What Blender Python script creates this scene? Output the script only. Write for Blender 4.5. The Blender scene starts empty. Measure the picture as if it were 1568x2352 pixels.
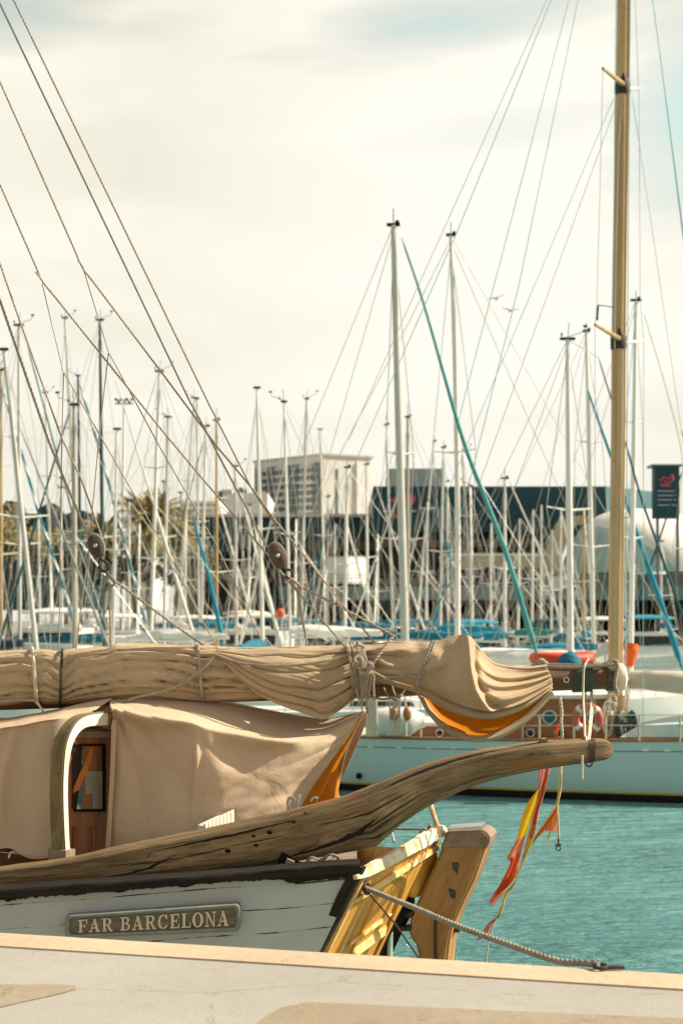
import bpy, bmesh, math, random
from mathutils import Vector, Matrix, noise as mn

random.seed(7)
sc = bpy.context.scene
COL = sc.collection
# ------------------------------------------------------------------ camera model
F, CX, YH, ZC = 3267.0, 784.0, 1420.0, 3.9      # survey of the photograph: focal length, centre, horizon, eye height
def P(x, y, d):
    return Vector(((x - CX) * d / F, d, ZC - (y - YH) * d / F))

def PS(x, y, d): return P(x, y, d + .03)        # the boom and its sail hang a little further in than first measured

# ------------------------------------------------------------------ scene helpers
def tag(o, label=None, cat=None, group=None, kind=None):
    if label: o['label'] = label
    if cat: o['category'] = cat
    if group: o['group'] = group
    if kind: o['kind'] = kind
    return o

def thing(name, label, cat, loc, rz=0.0, group=None):
    o = bpy.data.objects.new(name, None)
    o.empty_display_size = 0.3
    COL.objects.link(o)
    o.location = loc
    o.rotation_euler = (0, 0, rz)
    tag(o, label, cat, group)
    return o

def root_matrix(o):
    while o.parent: o = o.parent
    return Matrix.Translation(o.location) @ Matrix.Rotation(o.rotation_euler.z, 4, 'Z')

def obj(name, bm, mats, parent=None, smooth=True, angle=0.7, label=None):
    if not isinstance(mats, (list, tuple)): mats = [mats]
    me = bpy.data.meshes.new(name)
    loc = Vector((0, 0, 0))
    if parent is not None:
        bm.transform(root_matrix(parent).inverted())
    else:
        bm.verts.ensure_lookup_table()
        xs = [v.co.x for v in bm.verts]; ys = [v.co.y for v in bm.verts]; zs = [v.co.z for v in bm.verts]
        loc = Vector(((min(xs)+max(xs))/2, (min(ys)+max(ys))/2, min(zs)))
        bm.transform(Matrix.Translation(-loc))
    bm.normal_update()
    for f in bm.faces: f.smooth = smooth
    if smooth:
        for e in bm.edges:
            if len(e.link_faces) == 2 and e.calc_face_angle(0) > angle: e.smooth = False
    bm.to_mesh(me); bm.free()
    for m in mats: me.materials.append(m)
    o = bpy.data.objects.new(name, me)
    COL.objects.link(o)
    if parent is not None: o.parent = parent
    else: o.location = loc
    if label: o['label'] = label
    return o

def struct(name, bm, m, smooth=False):
    o = obj(name, bm, m, None, smooth); o['kind'] = 'structure'; return o

def B():
    bm = bmesh.new(); bm.loops.layers.uv.new('UVMap'); return bm

def spl(pts, n):
    """Catmull-Rom through pts (tuples of any size), n samples spread by length"""
    pts = [tuple(p) for p in pts]
    if len(pts) == 2:
        return [tuple(a + (b - a) * i / (n - 1) for a, b in zip(*pts)) for i in range(n)]
    dim = len(pts[0])
    out = []; K = 14
    ext = [tuple(2*a-b for a, b in zip(pts[0], pts[1]))] + pts + [tuple(2*a-b for a, b in zip(pts[-1], pts[-2]))]
    for i in range(len(pts) - 1):
        p0, p1, p2, p3 = ext[i:i+4]
        for k in range(K):
            t = k / K
            out.append(tuple(0.5*((2*p1[c]) + (-p0[c]+p2[c])*t + (2*p0[c]-5*p1[c]+4*p2[c]-p3[c])*t*t + (-p0[c]+3*p1[c]-3*p2[c]+p3[c])*t**3) for c in range(dim)))
    out.append(pts[-1])
    L = [0.0]
    for a, b in zip(out, out[1:]):
        L.append(L[-1] + math.sqrt(sum((p-q)**2 for p, q in zip(a, b))) + 1e-9)
    res = []; j = 0
    for i in range(n):
        s = L[-1] * i / (n - 1)
        while j < len(L) - 2 and L[j+1] < s: j += 1
        t = (s - L[j]) / (L[j+1] - L[j])
        t = min(max(t, 0), 1)
        res.append(tuple(a + (b-a)*t for a, b in zip(out[j], out[j+1])))
    return res

def grid(bm, rows, uv=None, closed=False, mi=0, flip=False):
    """rows: list of lists of Vectors. uv(i,j)->(u,v)"""
    lay = bm.loops.layers.uv.active
    V = [[bm.verts.new(p) for p in r] for r in rows]
    n = len(rows[0]); faces = []
    for i in range(len(rows) - 1):
        for j in range(n if closed else n - 1):
            j2 = (j + 1) % n
            q = [V[i][j], V[i][j2], V[i+1][j2], V[i+1][j]]
            ij = [(i, j), (i, j+1), (i+1, j+1), (i+1, j)]
            if flip: q.reverse(); ij.reverse()
            try: f = bm.faces.new(q)
            except ValueError: continue
            f.material_index = mi
            if uv:
                for l, (a, b) in zip(f.loops, ij): l[lay].uv = uv(a, b)
            faces.append(f)
    return V, faces

def frames(pts):
    pts = [Vector(p) for p in pts]
    T = []
    for i in range(len(pts)):
        a = pts[max(i-1, 0)]; b = pts[min(i+1, len(pts)-1)]
        t = (b - a)
        T.append(t.normalized() if t.length > 1e-9 else Vector((0, 0, 1)))
    up = Vector((0, 0, 1)) if abs(T[0].z) < 0.9 else Vector((0, 1, 0))
    n = (up - T[0]*up.dot(T[0])).normalized()
    out = []
    for i, t in enumerate(T):
        n = (n - t*n.dot(t))
        n = n.normalized() if n.length > 1e-6 else t.orthogonal().normalized()
        out.append((pts[i], t, n, t.cross(n)))
    return out

def tube(bm, pts, r, n=8, cap=True, mi=0):
    fr = frames(pts); rows = []; L = 0; us = []
    for i, (p, t, a, b) in enumerate(fr):
        rr = r[i] if isinstance(r, (list, tuple)) else r
        if i: L += (p - fr[i-1][0]).length
        us.append(L)
        rows.append([p + (a*math.cos(2*math.pi*k/n) + b*math.sin(2*math.pi*k/n))*rr for k in range(n)])
    V, _ = grid(bm, rows, lambda i, j: (us[i], j/n), closed=True, mi=mi)
    if cap:
        for row, rev in ((V[0], True), (V[-1], False)):
            try:
                f = bm.faces.new(list(reversed(row)) if rev else row); f.material_index = mi
            except ValueError: pass
    return V

def rope(bm, pts, r, pitch=None, strands=3, mi=0, maxrings=1600):
    """laid rope: a lobed section that twists along the path"""
    pitch = pitch or r*7
    L = sum((Vector(b)-Vector(a)).length for a, b in zip(pts, pts[1:]))
    n = int(min(max(L/pitch*9, 6), maxrings))
    ps = spl([tuple(p) for p in pts], n)
    fr = frames(ps); k = strands*4; rows = []; s = 0; us = []
    for i, (p, t, a, b) in enumerate(fr):
        if i: s += (p - fr[i-1][0]).length
        us.append(s); ph = 2*math.pi*s/pitch/1.0
        row = []
        for q in range(k):
            th = 2*math.pi*q/k
            rr = r*(0.66 + 0.42*abs(math.cos(strands*th/2)))
            row.append(p + (a*math.cos(th+ph) + b*math.sin(th+ph))*rr)
        rows.append(row)
    V, _ = grid(bm, rows, lambda i, j: (us[i], j/k), closed=True, mi=mi)
    for row, rev in ((V[0], True), (V[-1], False)):
        f = bm.faces.new(list(reversed(row)) if rev else row); f.material_index = mi

def box(bm, c, s, M=None, mi=0, bev=0.0):
    """axis box centre c size s, optional rotation matrix about its centre"""
    c = Vector(c); vs = []
    for dx in (-.5, .5):
        for dy in (-.5, .5):
            for dz in (-.5, .5):
                v = Vector((dx*s[0], dy*s[1], dz*s[2]))
                if M: v = M @ v
                vs.append(bm.verts.new(c + v))
    lay = bm.loops.layers.uv.active
    fs = []
    for q in ((0,1,3,2),(4,6,7,5),(0,4,5,1),(2,3,7,6),(0,2,6,4),(1,5,7,3)):
        f = bm.faces.new([vs[i] for i in q]); f.material_index = mi; fs.append(f)
        for l in f.loops:
            co = l.vert.co - c
            l[lay].uv = (co.x + co.y, co.z)
    if bev > 0:
        es = list({e for f in fs for e in f.edges})
        r = bmesh.ops.bevel(bm, geom=es, offset=bev, segments=2, affect='EDGES', profile=0.7)
        for f in r['faces']: f.material_index = mi
    return fs

def prism(bm, poly, off, mi=0, bev=0.0):
    """poly: list of Vectors (planar), extruded by off; both caps"""
    off = Vector(off)
    a = [bm.verts.new(p) for p in poly]; b = [bm.verts.new(Vector(p)+off) for p in poly]
    fs = [bm.faces.new(a), bm.faces.new(list(reversed(b)))]
    n = len(a)
    for i in range(n):
        fs.append(bm.faces.new([a[i], b[i], b[(i+1) % n], a[(i+1) % n]]))
    bmesh.ops.recalc_face_normals(bm, faces=fs)
    lay = bm.loops.layers.uv.active
    for f in fs:
        f.material_index = mi
        for l in f.loops: l[lay].uv = (l.vert.co.x, l.vert.co.z)
    if bev > 0:
        es = list({e for f in fs[:1] for e in f.edges})
        bmesh.ops.bevel(bm, geom=es, offset=bev, segments=2, affect='EDGES')
    return fs

def ball(bm, c, r, sx=1, sy=1, sz=1, u=12, v=8, mi=0):
    r0 = bmesh.ops.create_uvsphere(bm, u_segments=u, v_segments=v, radius=r)
    for w in r0['verts']:
        w.co = Vector((w.co.x*sx, w.co.y*sy, w.co.z*sz)) + Vector(c)
    for f in {f for w in r0['verts'] for f in w.link_faces}: f.material_index = mi

def torus(bm, c, R, r, ax, up, n=24, m=8, a0=0, a1=2*math.pi, mi=0):
    ax = Vector(ax).normalized(); up = Vector(up).normalized()
    pts = [Vector(c) + (ax*math.cos(a0+(a1-a0)*i/n) + up*math.sin(a0+(a1-a0)*i/n))*R for i in range(n+1)]
    tube(bm, pts, r, m, mi=mi)

# ------------------------------------------------------------------ materials
def new_mat(name):
    m = bpy.data.materials.new(name); m.use_nodes = True
    nt = m.node_tree; nt.nodes.clear()
    return m, nt
class NT:
    def __init__(s, nt): s.nt = nt
    def n(s, t, **kw):
        x = s.nt.nodes.new(t)
        for k, v in kw.items(): setattr(x, k, v)
        return x
    def l(s, a, b): s.nt.links.new(a, b)
    def val(s, sock, v):
        if hasattr(v, 'is_linked') or hasattr(v, 'links'): s.l(v, sock)
        else: sock.default_value = v
    def math(s, op, a, b=0.0, c=0.0, clamp=False):
        x = s.n('ShaderNodeMath', operation=op, use_clamp=clamp)
        s.val(x.inputs[0], a); s.val(x.inputs[1], b); s.val(x.inputs[2], c)
        return x.outputs[0]
    def mix(s, f, a, b, blend='MIX'):
        x = s.n('ShaderNodeMix', data_type='RGBA', blend_type=blend)
        s.val(x.inputs[0], f); s.val(x.inputs[6], col4(a)); s.val(x.inputs[7], col4(b))
        return x.outputs[2]
    def noise(s, vec, scale, detail=4, rough=.55, dist=0.0, dims='3D'):
        x = s.n('ShaderNodeTexNoise', noise_dimensions=dims)
        if vec is not None: s.l(vec, x.inputs['Vector'])
        x.inputs['Scale'].default_value = scale; x.inputs['Detail'].default_value = detail
        x.inputs['Roughness'].default_value = rough; x.inputs['Distortion'].default_value = dist
        return x.outputs[0]
    def map(s, vec, sc=(1, 1, 1), loc=(0, 0, 0), rot=(0, 0, 0)):
        x = s.n('ShaderNodeMapping'); s.l(vec, x.inputs[0])
        x.inputs[1].default_value = loc; x.inputs[2].default_value = rot; x.inputs[3].default_value = sc
        return x.outputs[0]
    def ramp(s, f, lo, hi, a=0.0, b=1.0):
        x = s.n('ShaderNodeMapRange', clamp=True)
        s.val(x.inputs[0], f); x.inputs[1].default_value = lo; x.inputs[2].default_value = hi
        x.inputs[3].default_value = a; x.inputs[4].default_value = b
        return x.outputs[0]
    def bump(s, h, strength, dist=0.01, nrm=None):
        x = s.n('ShaderNodeBump'); x.inputs['Strength'].default_value = strength; x.inputs['Distance'].default_value = dist
        s.l(h, x.inputs['Height'])
        if nrm is not None: s.l(nrm, x.inputs['Normal'])
        return x.outputs[0]
    def bsdf(s, color, rough=.6, metal=0.0, spec=.4, nrm=None, out=True):
        b = s.n('ShaderNodeBsdfPrincipled')
        s.val(b.inputs['Base Color'], col4(color)); s.val(b.inputs['Roughness'], rough)
        b.inputs['Metallic'].default_value = metal; b.inputs['Specular IOR Level'].default_value = spec
        if nrm is not None: s.l(nrm, b.inputs['Normal'])
        if out: s.out(b.outputs[0])
        return b
    def out(s, sh):
        o = s.n('ShaderNodeOutputMaterial'); s.l(sh, o.inputs[0])
def col4(c):
    return (c[0], c[1], c[2], 1.0) if isinstance(c, (tuple, list)) else c

def M(name, c, c2=None, scale=3.0, rough=.6, metal=0.0, spec=.35, bump=0.0, bscale=None, coord='Object', stretch=(1, 1, 1), lo=.35, hi=.68):
    m, nt = new_mat(name); t = NT(nt)
    tc = t.n('ShaderNodeTexCoord').outputs[coord]
    v = t.map(tc, stretch)
    if c2 is None: c2 = tuple(x*.82 for x in c)
    nz = t.noise(v, scale, 5, .6)
    colr = t.mix(t.ramp(nz, lo, hi), c, c2)
    nrm = t.bump(t.noise(v, bscale or scale*6, 4, .6), bump, .02) if bump else None
    t.bsdf(colr, rough, metal, spec, nrm)
    return m

def cloth(name, c, c2, trans, tcol, bump=.15, wr=False):
    m, nt = new_mat(name); t = NT(nt)
    tc = t.n('ShaderNodeTexCoord').outputs['Object']
    nz = t.noise(tc, 2.3, 6, .6); n2 = t.noise(tc, 14, 5, .65)
    base = t.mix(t.ramp(nz, .35, .7), c, c2)
    base = t.mix(t.ramp(n2, .58, .78, 0, .35), base, tuple(x*.55 for x in c2))
    w = t.n('ShaderNodeTexCoord').outputs['UV']
    h = t.math('ADD', t.noise(tc, 9, 5, .6), t.math('MULTIPLY', t.noise(tc, 180, 2, .5), .25))
    nrm = t.bump(h, bump, .03)
    if wr:      # gathered creases running along the boom
        cr = t.noise(t.map(w, (.9, 15, 1)), 1, 6, .62, .5)
        nrm = t.bump(t.math('POWER', t.math('ABSOLUTE', t.math('SUBTRACT', cr, .5)), .55), .30, .03, nrm)
    else:
        cr = t.noise(tc, 3.1, 4, .55, .8)
        nrm = t.bump(t.math('POWER', t.math('ABSOLUTE', t.math('SUBTRACT', cr, .5)), .6), .22, .03, nrm)
    b = t.bsdf(base, .85, 0, .12, nrm, out=False)
    tr = t.n('ShaderNodeBsdfTranslucent'); t.val(tr.inputs[0], col4(tcol)); t.l(nrm, tr.inputs[1])
    mx = t.n('ShaderNodeMixShader'); mx.inputs[0].default_value = trans
    t.l(b.outputs[0], mx.inputs[1]); t.l(tr.outputs[0], mx.inputs[2]); t.out(mx.outputs[0])
    return m

def wood(name, dark, mid, light, grain=1.0, crack=.5, rough=.7, spec=.25, cracks=(), stain=None):
    """weathered timber: grain runs along U of the part's own UV"""
    m, nt = new_mat(name); t = NT(nt)
    uv = t.n('ShaderNodeTexCoord').outputs['UV']
    g = t.math('ADD', t.math('MULTIPLY', t.noise(t.map(uv, (2.2*grain, 26*grain, 1)), 1, 8, .72, .4), .55), t.math('MULTIPLY', t.noise(t.map(uv, (7*grain, 95*grain, 1), (2, 6, 0)), 1, 4, .6, .2), .45))
    g2 = t.noise(t.map(uv, (.9*grain, 5*grain, 1), (3.1, 1.7, 0)), 1, 5, .6, .4)
    col = t.mix(t.ramp(g, .38, .63), mid, light)
    col = t.mix(t.ramp(g2, .44, .64, 0, .6), col, dark)
    if stain: col = t.mix(t.ramp(t.noise(t.map(uv, (1.5, 4, 1), (9, 4, 0)), 1, 4, .6), .55, .7, 0, .7), col, stain)
    ck = t.noise(t.map(uv, (1.0*grain, 46*grain, 1), (7.7, 2.2, 0)), 1, 4, .55, .35)
    ckm = t.ramp(ck, .665-.06*crack, .70-.06*crack)
    if crack > 0: col = t.mix(t.math('MULTIPLY', ckm, .85), col, (.012, .009, .006))
    spot = t.noise(t.map(uv, (9*grain, 14*grain, 1), (5, 3, 0)), 1, 3, .5)
    col = t.mix(t.ramp(spot, .66, .74, 0, .8), col, dark)
    h = t.math('SUBTRACT', g, t.math('MULTIPLY', ckm, 1.2 if crack else 0))
    if cracks:
        sx = t.n('ShaderNodeSeparateXYZ'); t.l(uv, sx.inputs[0])
        u, v = sx.outputs[0], sx.outputs[1]
        wob = t.math('MULTIPLY', t.math('SUBTRACT', t.noise(t.map(uv, (4, 3, 1)), 1, 8, .72), .5), .08)
        for (u0, v0, u1, v1, w) in cracks:
            k = (v1-v0)/(u1-u0)
            line = t.math('ADD', t.math('MULTIPLY', t.math('SUBTRACT', u, u0), k), v0)
            dv = t.math('ABSOLUTE', t.math('ADD', t.math('SUBTRACT', v, line), wob))
            prof = t.math('MULTIPLY', t.ramp(u, u0, u0+(u1-u0)*.35), t.ramp(u, u1-(u1-u0)*.35, u1, 1, 0))
            msk = t.math('LESS_THAN', dv, t.math('MULTIPLY', prof, w))
            col = t.mix(msk, col, (.012, .009, .007)); h = t.math('SUBTRACT', h, msk)
    t.bsdf(col, rough, 0, spec, t.bump(h, .7, .022))
    return m

def painted_planks():
    m, nt = new_mat('peeling_white_paint'); t = NT(nt)
    uv = t.n('ShaderNodeTexCoord').outputs['UV']
    sx = t.n('ShaderNodeSeparateXYZ'); t.l(uv, sx.inputs[0]); u, v = sx.outputs[0], sx.outputs[1]
    base = t.mix(t.ramp(t.noise(t.map(uv, (1.2, 3, 1)), 1.4, 5, .6), .35, .7), (.45, .50, .505), (.39, .44, .445))
    streak = t.noise(t.map(uv, (9, .8, 1)), 1, 4, .6)
    base = t.mix(t.ramp(streak, .55, .75, 0, .35), base, (.42, .42, .36))
    pl = t.math('FRACT', t.math('MULTIPLY', v, 6.3))
    dist = t.math('ABSOLUTE', t.math('SUBTRACT', pl, .5))
    nb = t.noise(t.map(uv, (2.6, 10, 1), (1, 5, 0)), 1, 5, .65)
    seam = t.math('MULTIPLY', t.math('LESS_THAN', dist, t.ramp(nb, .42, .78, .002, .07)), t.ramp(nb, .42, .52))
    fine = t.math('LESS_THAN', dist, .012)
    base = t.mix(t.math('MULTIPLY', fine, .35), base, (.2, .2, .18))
    base = t.mix(seam, base, (.035, .03, .024))
    chip = t.noise(t.map(uv, (5, 16, 1), (2, 8, 0)), 1, 4, .6, .3)
    top = t.ramp(v, .0, .10, .16, 0)     # paint has flaked most right under the rail
    cm = t.math('GREATER_THAN', t.math('ADD', chip, top), .735)
    base = t.mix(cm, base, (.03, .026, .02))
    h = t.math('SUBTRACT', t.math('MULTIPLY', t.noise(t.map(uv, (3, 14, 1)), 1, 4), .5), t.math('ADD', seam, t.math('MULTIPLY', cm, .6)))
    t.bsdf(base, .5, 0, .35, t.bump(h, .35, .008))
    return m

def water_mat():
    m, nt = new_mat('harbour_water'); t = NT(nt)
    tc = t.n('ShaderNodeTexCoord').outputs['Object']
    a = t.noise(t.map(tc, (1.0, 2.6, 1)), 1.5, 3, .55, .4)
    b = t.noise(t.map(tc, (2.2, 5.2, 1)), 2.4, 5, .6, .5)
    c = t.noise(t.map(tc, (.05, .12, 1)), 1, 3, .5)
    g = t.noise(t.map(tc, (.35, 1.1, 1), (3, 1, 0)), 1.0, 3, .55, .8)
    gust = t.ramp(t.noise(t.map(tc, (.10, .22, 1), (7, 2, 0)), 1.0, 4, .6), .35, .65, .55, 1.25)      # rougher and calmer patches
    h = t.math('MULTIPLY', t.math('ADD', t.math('MULTIPLY', g, 1.6), t.math('ADD', t.math('MULTIPLY', a, 1.0), t.math('MULTIPLY', b, .5))), gust)
    nrm = t.bump(h, 1.0, .30)
    col = t.mix(t.ramp(c, .38, .62), (.115, .30, .305), (.17, .395, .39))
    bs = t.bsdf(col, .10, 0, .6, nrm)
    bs.inputs['IOR'].default_value = 1.33
    bs.inputs['Specular Tint'].default_value = (.78, .95, .92, 1)
    return m

def stone(name, c, c2, sp=90, bump=.3, speck=.4):
    m, nt = new_mat(name); t = NT(nt)
    tc = t.n('ShaderNodeTexCoord').outputs['Object']
    big = t.noise(tc, .9, 6, .62); fine = t.noise(tc, sp, 3, .6); mid = t.noise(tc, 9, 6, .65)
    col = t.mix(t.ramp(big, .35, .68), c, c2)
    col = t.mix(t.ramp(mid, .55, .75, 0, speck), col, tuple(x*.55 for x in c2))
    col = t.mix(t.ramp(fine, .55, .7, 0, speck), col, tuple(x*.6 for x in c))
    blot = t.noise(t.map(tc, (1, 2.5, 1), (4, 9, 0)), 3.2, 4, .6)
    col = t.mix(t.math('MULTIPLY', t.math('GREATER_THAN', blot, .745), .6), col, tuple(x*.25 for x in c))
    vo = t.n('ShaderNodeTexVoronoi', feature='DISTANCE_TO_EDGE'); t.l(t.map(tc, (1, 1.6, 1)), vo.inputs['Vector']); vo.inputs['Scale'].default_value = .55
    wig = t.math('ADD', vo.outputs['Distance'], t.math('MULTIPLY', t.math('SUBTRACT', t.noise(tc, 6, 5, .7), .5), .10))
    ckk = t.math('LESS_THAN', t.math('ABSOLUTE', wig), .0035)
    col = t.mix(t.math('MULTIPLY', ckk, .28), col, tuple(x*.3 for x in c2))
    grit = t.noise(tc, sp*2.2, 2, .5)
    col = t.mix(t.math('GREATER_THAN', grit, .70), col, tuple(x*.38 for x in c))
    col = t.mix(t.math('LESS_THAN', grit, .31), col, tuple(min(x*1.6, .8) for x in c))
    h = t.math('SUBTRACT', t.math('ADD', t.math('MULTIPLY', mid, .8), t.math('MULTIPLY', fine, .35)), ckk)
    t.bsdf(col, .9, 0, .15, t.bump(h, bump, .02))
    return m

MT = {}
MT['canvas'] = cloth('beige_canvas', (.53, .41, .27), (.44, .335, .21), .10, (.70, .45, .2), .22, True)
MT['tarp'] = cloth('tarpaulin_canvas', (.66, .515, .37), (.59, .455, .315), .16, (.80, .50, .24), .10)
MT['lining'] = cloth('orange_lining', (.68, .28, .018), (.62, .245, .015), .45, (.95, .42, .025), .08)
MT['timber'] = wood('weathered_timber', (.030, .019, .008), (.125, .076, .032), (.36, .27, .155), 1.0, .95, .72, .25,
    cracks=[(2.7, .95, 3.45, .52, .018), (3.1, .68, 3.85, .50, .020), (3.6, .55, 4.25, .84, .014), (3.85, .32, 4.9, .20, .055), (2.3, .44, 3.4, .36, .020), (1.4, .85, 2.5, .48, .018), (.3, .6, 1.4, .5, .014), (4.8, .10, 5.2, .12, .05), (2.0, .62, 2.7, .66, .006)], stain=(.27, .11, .025))
MT['rail'] = wood('blackened_rail', (.006, .005, .004), (.014, .011, .008), (.042, .033, .024), 1.2, 1.0)
MT['boomwood'] = wood('varnished_boom', (.06, .022, .008), (.16, .06, .02), (.24, .11, .045), 1.0, .2, .45, .4, stain=(.05, .075, .07))
MT['ochre'] = wood('ochre_planking', (.38, .155, .015), (.66, .30, .035), (.76, .41, .10), .8, .25, .55, .35)
MT['rudder'] = wood('rudder_oak', (.15, .07, .02), (.37, .195, .065), (.48, .28, .11), .7, .35, .6, .3, stain=(.22, .10, .03))
MT['door'] = wood('red_door_wood', (.10, .028, .006), (.26, .085, .018), (.34, .13, .03), 1.5, .1, .45, .4)
MT['mahogany'] = wood('yacht_mahogany', (.15, .05, .012), (.30, .115, .028), (.38, .17, .05), .5, 0, .35, .5)
MT['mastwood'] = wood('spruce_mast', (.36, .19, .075), (.53, .31, .13), (.63, .41, .20), .35, 0, .4, .45)
MT['olive'] = wood('bare_arch_wood', (.09, .07, .03), (.18, .14, .06), (.26, .215, .11), 1.4, .35, .75, .2, stain=(.30, .33, .33))
MT['archpaint'] = M('white_arch_paint', (.80, .76, .66), (.66, .60, .48), 5, .6, bump=.15)
MT['capwhite'] = M('flaking_white_rail', (.76, .68, .53), (.50, .31, .11), 6, .65, bump=.4, lo=.47, hi=.66)
MT['paleochre'] = M('bleached_ochre_varnish', (.74, .55, .27), (.62, .34, .07), 8, .55, bump=.25, lo=.42, hi=.62)
MT['capgrey'] = M('grey_rudder_cap', (.30, .235, .175), (.19, .13, .08), 9, .6, bump=.25)
MT['hullpaint'] = painted_planks()
MT['board'] = wood('name_board_wood', (.085, .075, .055), (.19, .165, .12), (.27, .24, .18), 2.5, .2, .7)
MT['boardframe'] = M('name_board_frame', (.19, .205, .185), (.27, .275, .245), 14, .6, bump=.2)
MT['letters'] = M('cream_lettering', (.72, .66, .53), (.55, .49, .38), 30, .7, bump=.1)
MT['rope'] = M('tan_rope', (.42, .355, .275), (.30, .25, .19), 22, .9, bump=.3)
MT['ropewhite'] = M('pale_cord', (.60, .54, .43), (.46, .40, .30), 22, .9)
MT['ropegrey'] = M('grey_mooring_rope', (.33, .29, .235), (.22, .195, .155), 14, .9, bump=.3)
MT['iron'] = M('dark_iron', (.035, .03, .026), (.08, .05, .03), 20, .6, .3, bump=.2)
MT['blockdark'] = wood('dark_block', (.03, .032, .03), (.075, .075, .07), (.12, .115, .10), 6, .3, .6)
MT['blockbrown'] = wood('brown_block', (.05, .036, .022), (.115, .085, .055), (.17, .13, .09), 6, .3, .6)
MT['steel'] = M('stainless_steel', (.60, .60, .58), (.5, .5, .48), 8, .3, .9)
MT['glassdark'] = M('dark_window_glass', (.012, .010, .008), (.02, .02, .018), 3, .08, 0, .6)
MT['curtain'] = M('orange_curtain', (.50, .19, .03), (.38, .13, .02), 5, .8)
MT['palecard'] = M('pale_interior_panel', (.30, .29, .24), (.22, .21, .17), 4, .8)
MT['green'] = M('green_whipping', (.045, .085, .072), (.075, .11, .085), 30, .8, bump=.3, stretch=(6, 1, 1))
MT['cream'] = M('cream_disc', (.80, .70, .56), (.68, .57, .44), 12, .6, bump=.1)
MT['aqua'] = M('yacht_aqua_paint', (.43, .585, .565), (.41, .565, .545), 1.2, .3, 0, .45)
MT['yellow'] = M('yellow_waterline', (.55, .42, .06), (.48, .36, .05), 4, .5)
MT['antifoul'] = M('maroon_antifouling', (.022, .011, .014), (.014, .012, .014), 2, .6)
MT['aluminium'] = M('silver_mast', (.56, .545, .50), (.49, .48, .445), .8, .42, 0, .4)
MT['alupale'] = M('white_mast', (.76, .73, .67), (.68, .655, .605), .8, .4, .0, .4)
MT['greenmast'] = M('dark_green_mast', (.016, .052, .05), (.022, .062, .06), 1, .4)
MT['tanmast'] = M('varnished_mast', (.48, .32, .14), (.40, .26, .11), 1, .45)
MT['greymast'] = M('weathered_grey_mast', (.42, .39, .32), (.34, .31, .25), 1, .6)
MT['white'] = M('white_gelcoat', (.74, .74, .70), (.66, .67, .64), .9, .35, 0, .45)
MT['navy'] = M('navy_gelcoat', (.008, .035, .055), (.010, .045, .065), 1, .3, 0, .5)
MT['tealhull'] = M('teal_gelcoat', (.012, .10, .13), (.015, .12, .15), 1, .35)
MT['blue'] = M('blue_boat_canvas', (.006, .105, .165), (.008, .135, .20), 2.2, .75, bump=.3)
MT['brightblue'] = M('bright_blue_canvas', (.006, .19, .28), (.008, .23, .32), 2.2, .7, bump=.3)
MT['teal'] = M('teal_sail_cover', (.030, .19, .19), (.05, .25, .24), 1.5, .75, bump=.2)
MT['aquasail'] = M('pale_aqua_sail_cover', (.10, .33, .33), (.05, .25, .26), .6, .7, bump=.2)
MT['darkteal'] = M('dark_teal_canvas', (.010, .065, .075), (.014, .085, .095), 2, .75)
MT['whitesail'] = M('white_furled_sail', (.72, .70, .64), (.62, .60, .54), 2, .75, bump=.2)
MT['greysail'] = M('grey_furled_sail', (.26, .27, .25), (.20, .21, .20), 2, .75)
MT['beigecov'] = M('beige_boom_cover', (.56, .51, .42), (.48, .43, .35), 3, .8, bump=.25)
MT['red'] = M('red_inflatable', (.62, .06, .02), (.52, .05, .02), 3, .5)
MT['orange'] = M('orange_plastic', (.78, .14, .02), (.66, .11, .02), 5, .5)
MT['buoyred'] = M('faded_red_ring', (.52, .13, .08), (.44, .10, .065), 5, .6)
MT['wire'] = M('steel_wire', (.55, .53, .47), (.42, .40, .35), 2, .4, .3)
MT['cyanwire'] = M('teal_rigging_cord', (.34, .60, .59), (.30, .55, .54), 2, .6)
MT['paleropes'] = M('pale_stay', (.50, .47, .40), (.44, .41, .34), 2, .7)
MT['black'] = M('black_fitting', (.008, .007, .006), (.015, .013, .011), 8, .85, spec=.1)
MT['water'] = water_mat()
MT['coping'] = stone('sandstone_coping', (.52, .42, .30), (.43, .335, .23), 60, .45, .3)
MT['concrete'] = stone('quay_concrete', (.36, .345, .31), (.31, .295, .265), 80, .25, .25)
MT['patch'] = stone('sandy_paving', (.34, .285, .215), (.28, .23, .165), 130, .6, .6)

def striped(name, c, c2, turns):
    m, nt = new_mat(name); t = NT(nt)
    uv = t.n('ShaderNodeTexCoord').outputs['UV']; sx = t.n('ShaderNodeSeparateXYZ'); t.l(uv, sx.inputs[0])
    f = t.math('FRACT', t.math('ADD', t.math('MULTIPLY', sx.outputs[0], turns), sx.outputs[1]))
    n = t.noise(t.map(uv, (.4, 1, 1)), 1, 3)
    t.bsdf(t.mix(t.math('GREATER_THAN', f, t.ramp(n, .3, .7, .45, .95)), c, c2), .75, 0, .2)
    return m
MT['bluespiral'] = striped('blue_sail_with_white_spiral', (.008, .15, .21), (.70, .69, .64), .55)

# ------------------------------------------------------------------ setting: water, quay, far shore
bm = B(); s = 900
grid(bm, [[Vector((-s, -40, 0)), Vector((s, -40, 0))], [Vector((-s, 1400, 0)), Vector((s, 1400, 0))]])
struct('water', bm, MT['water'])

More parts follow.
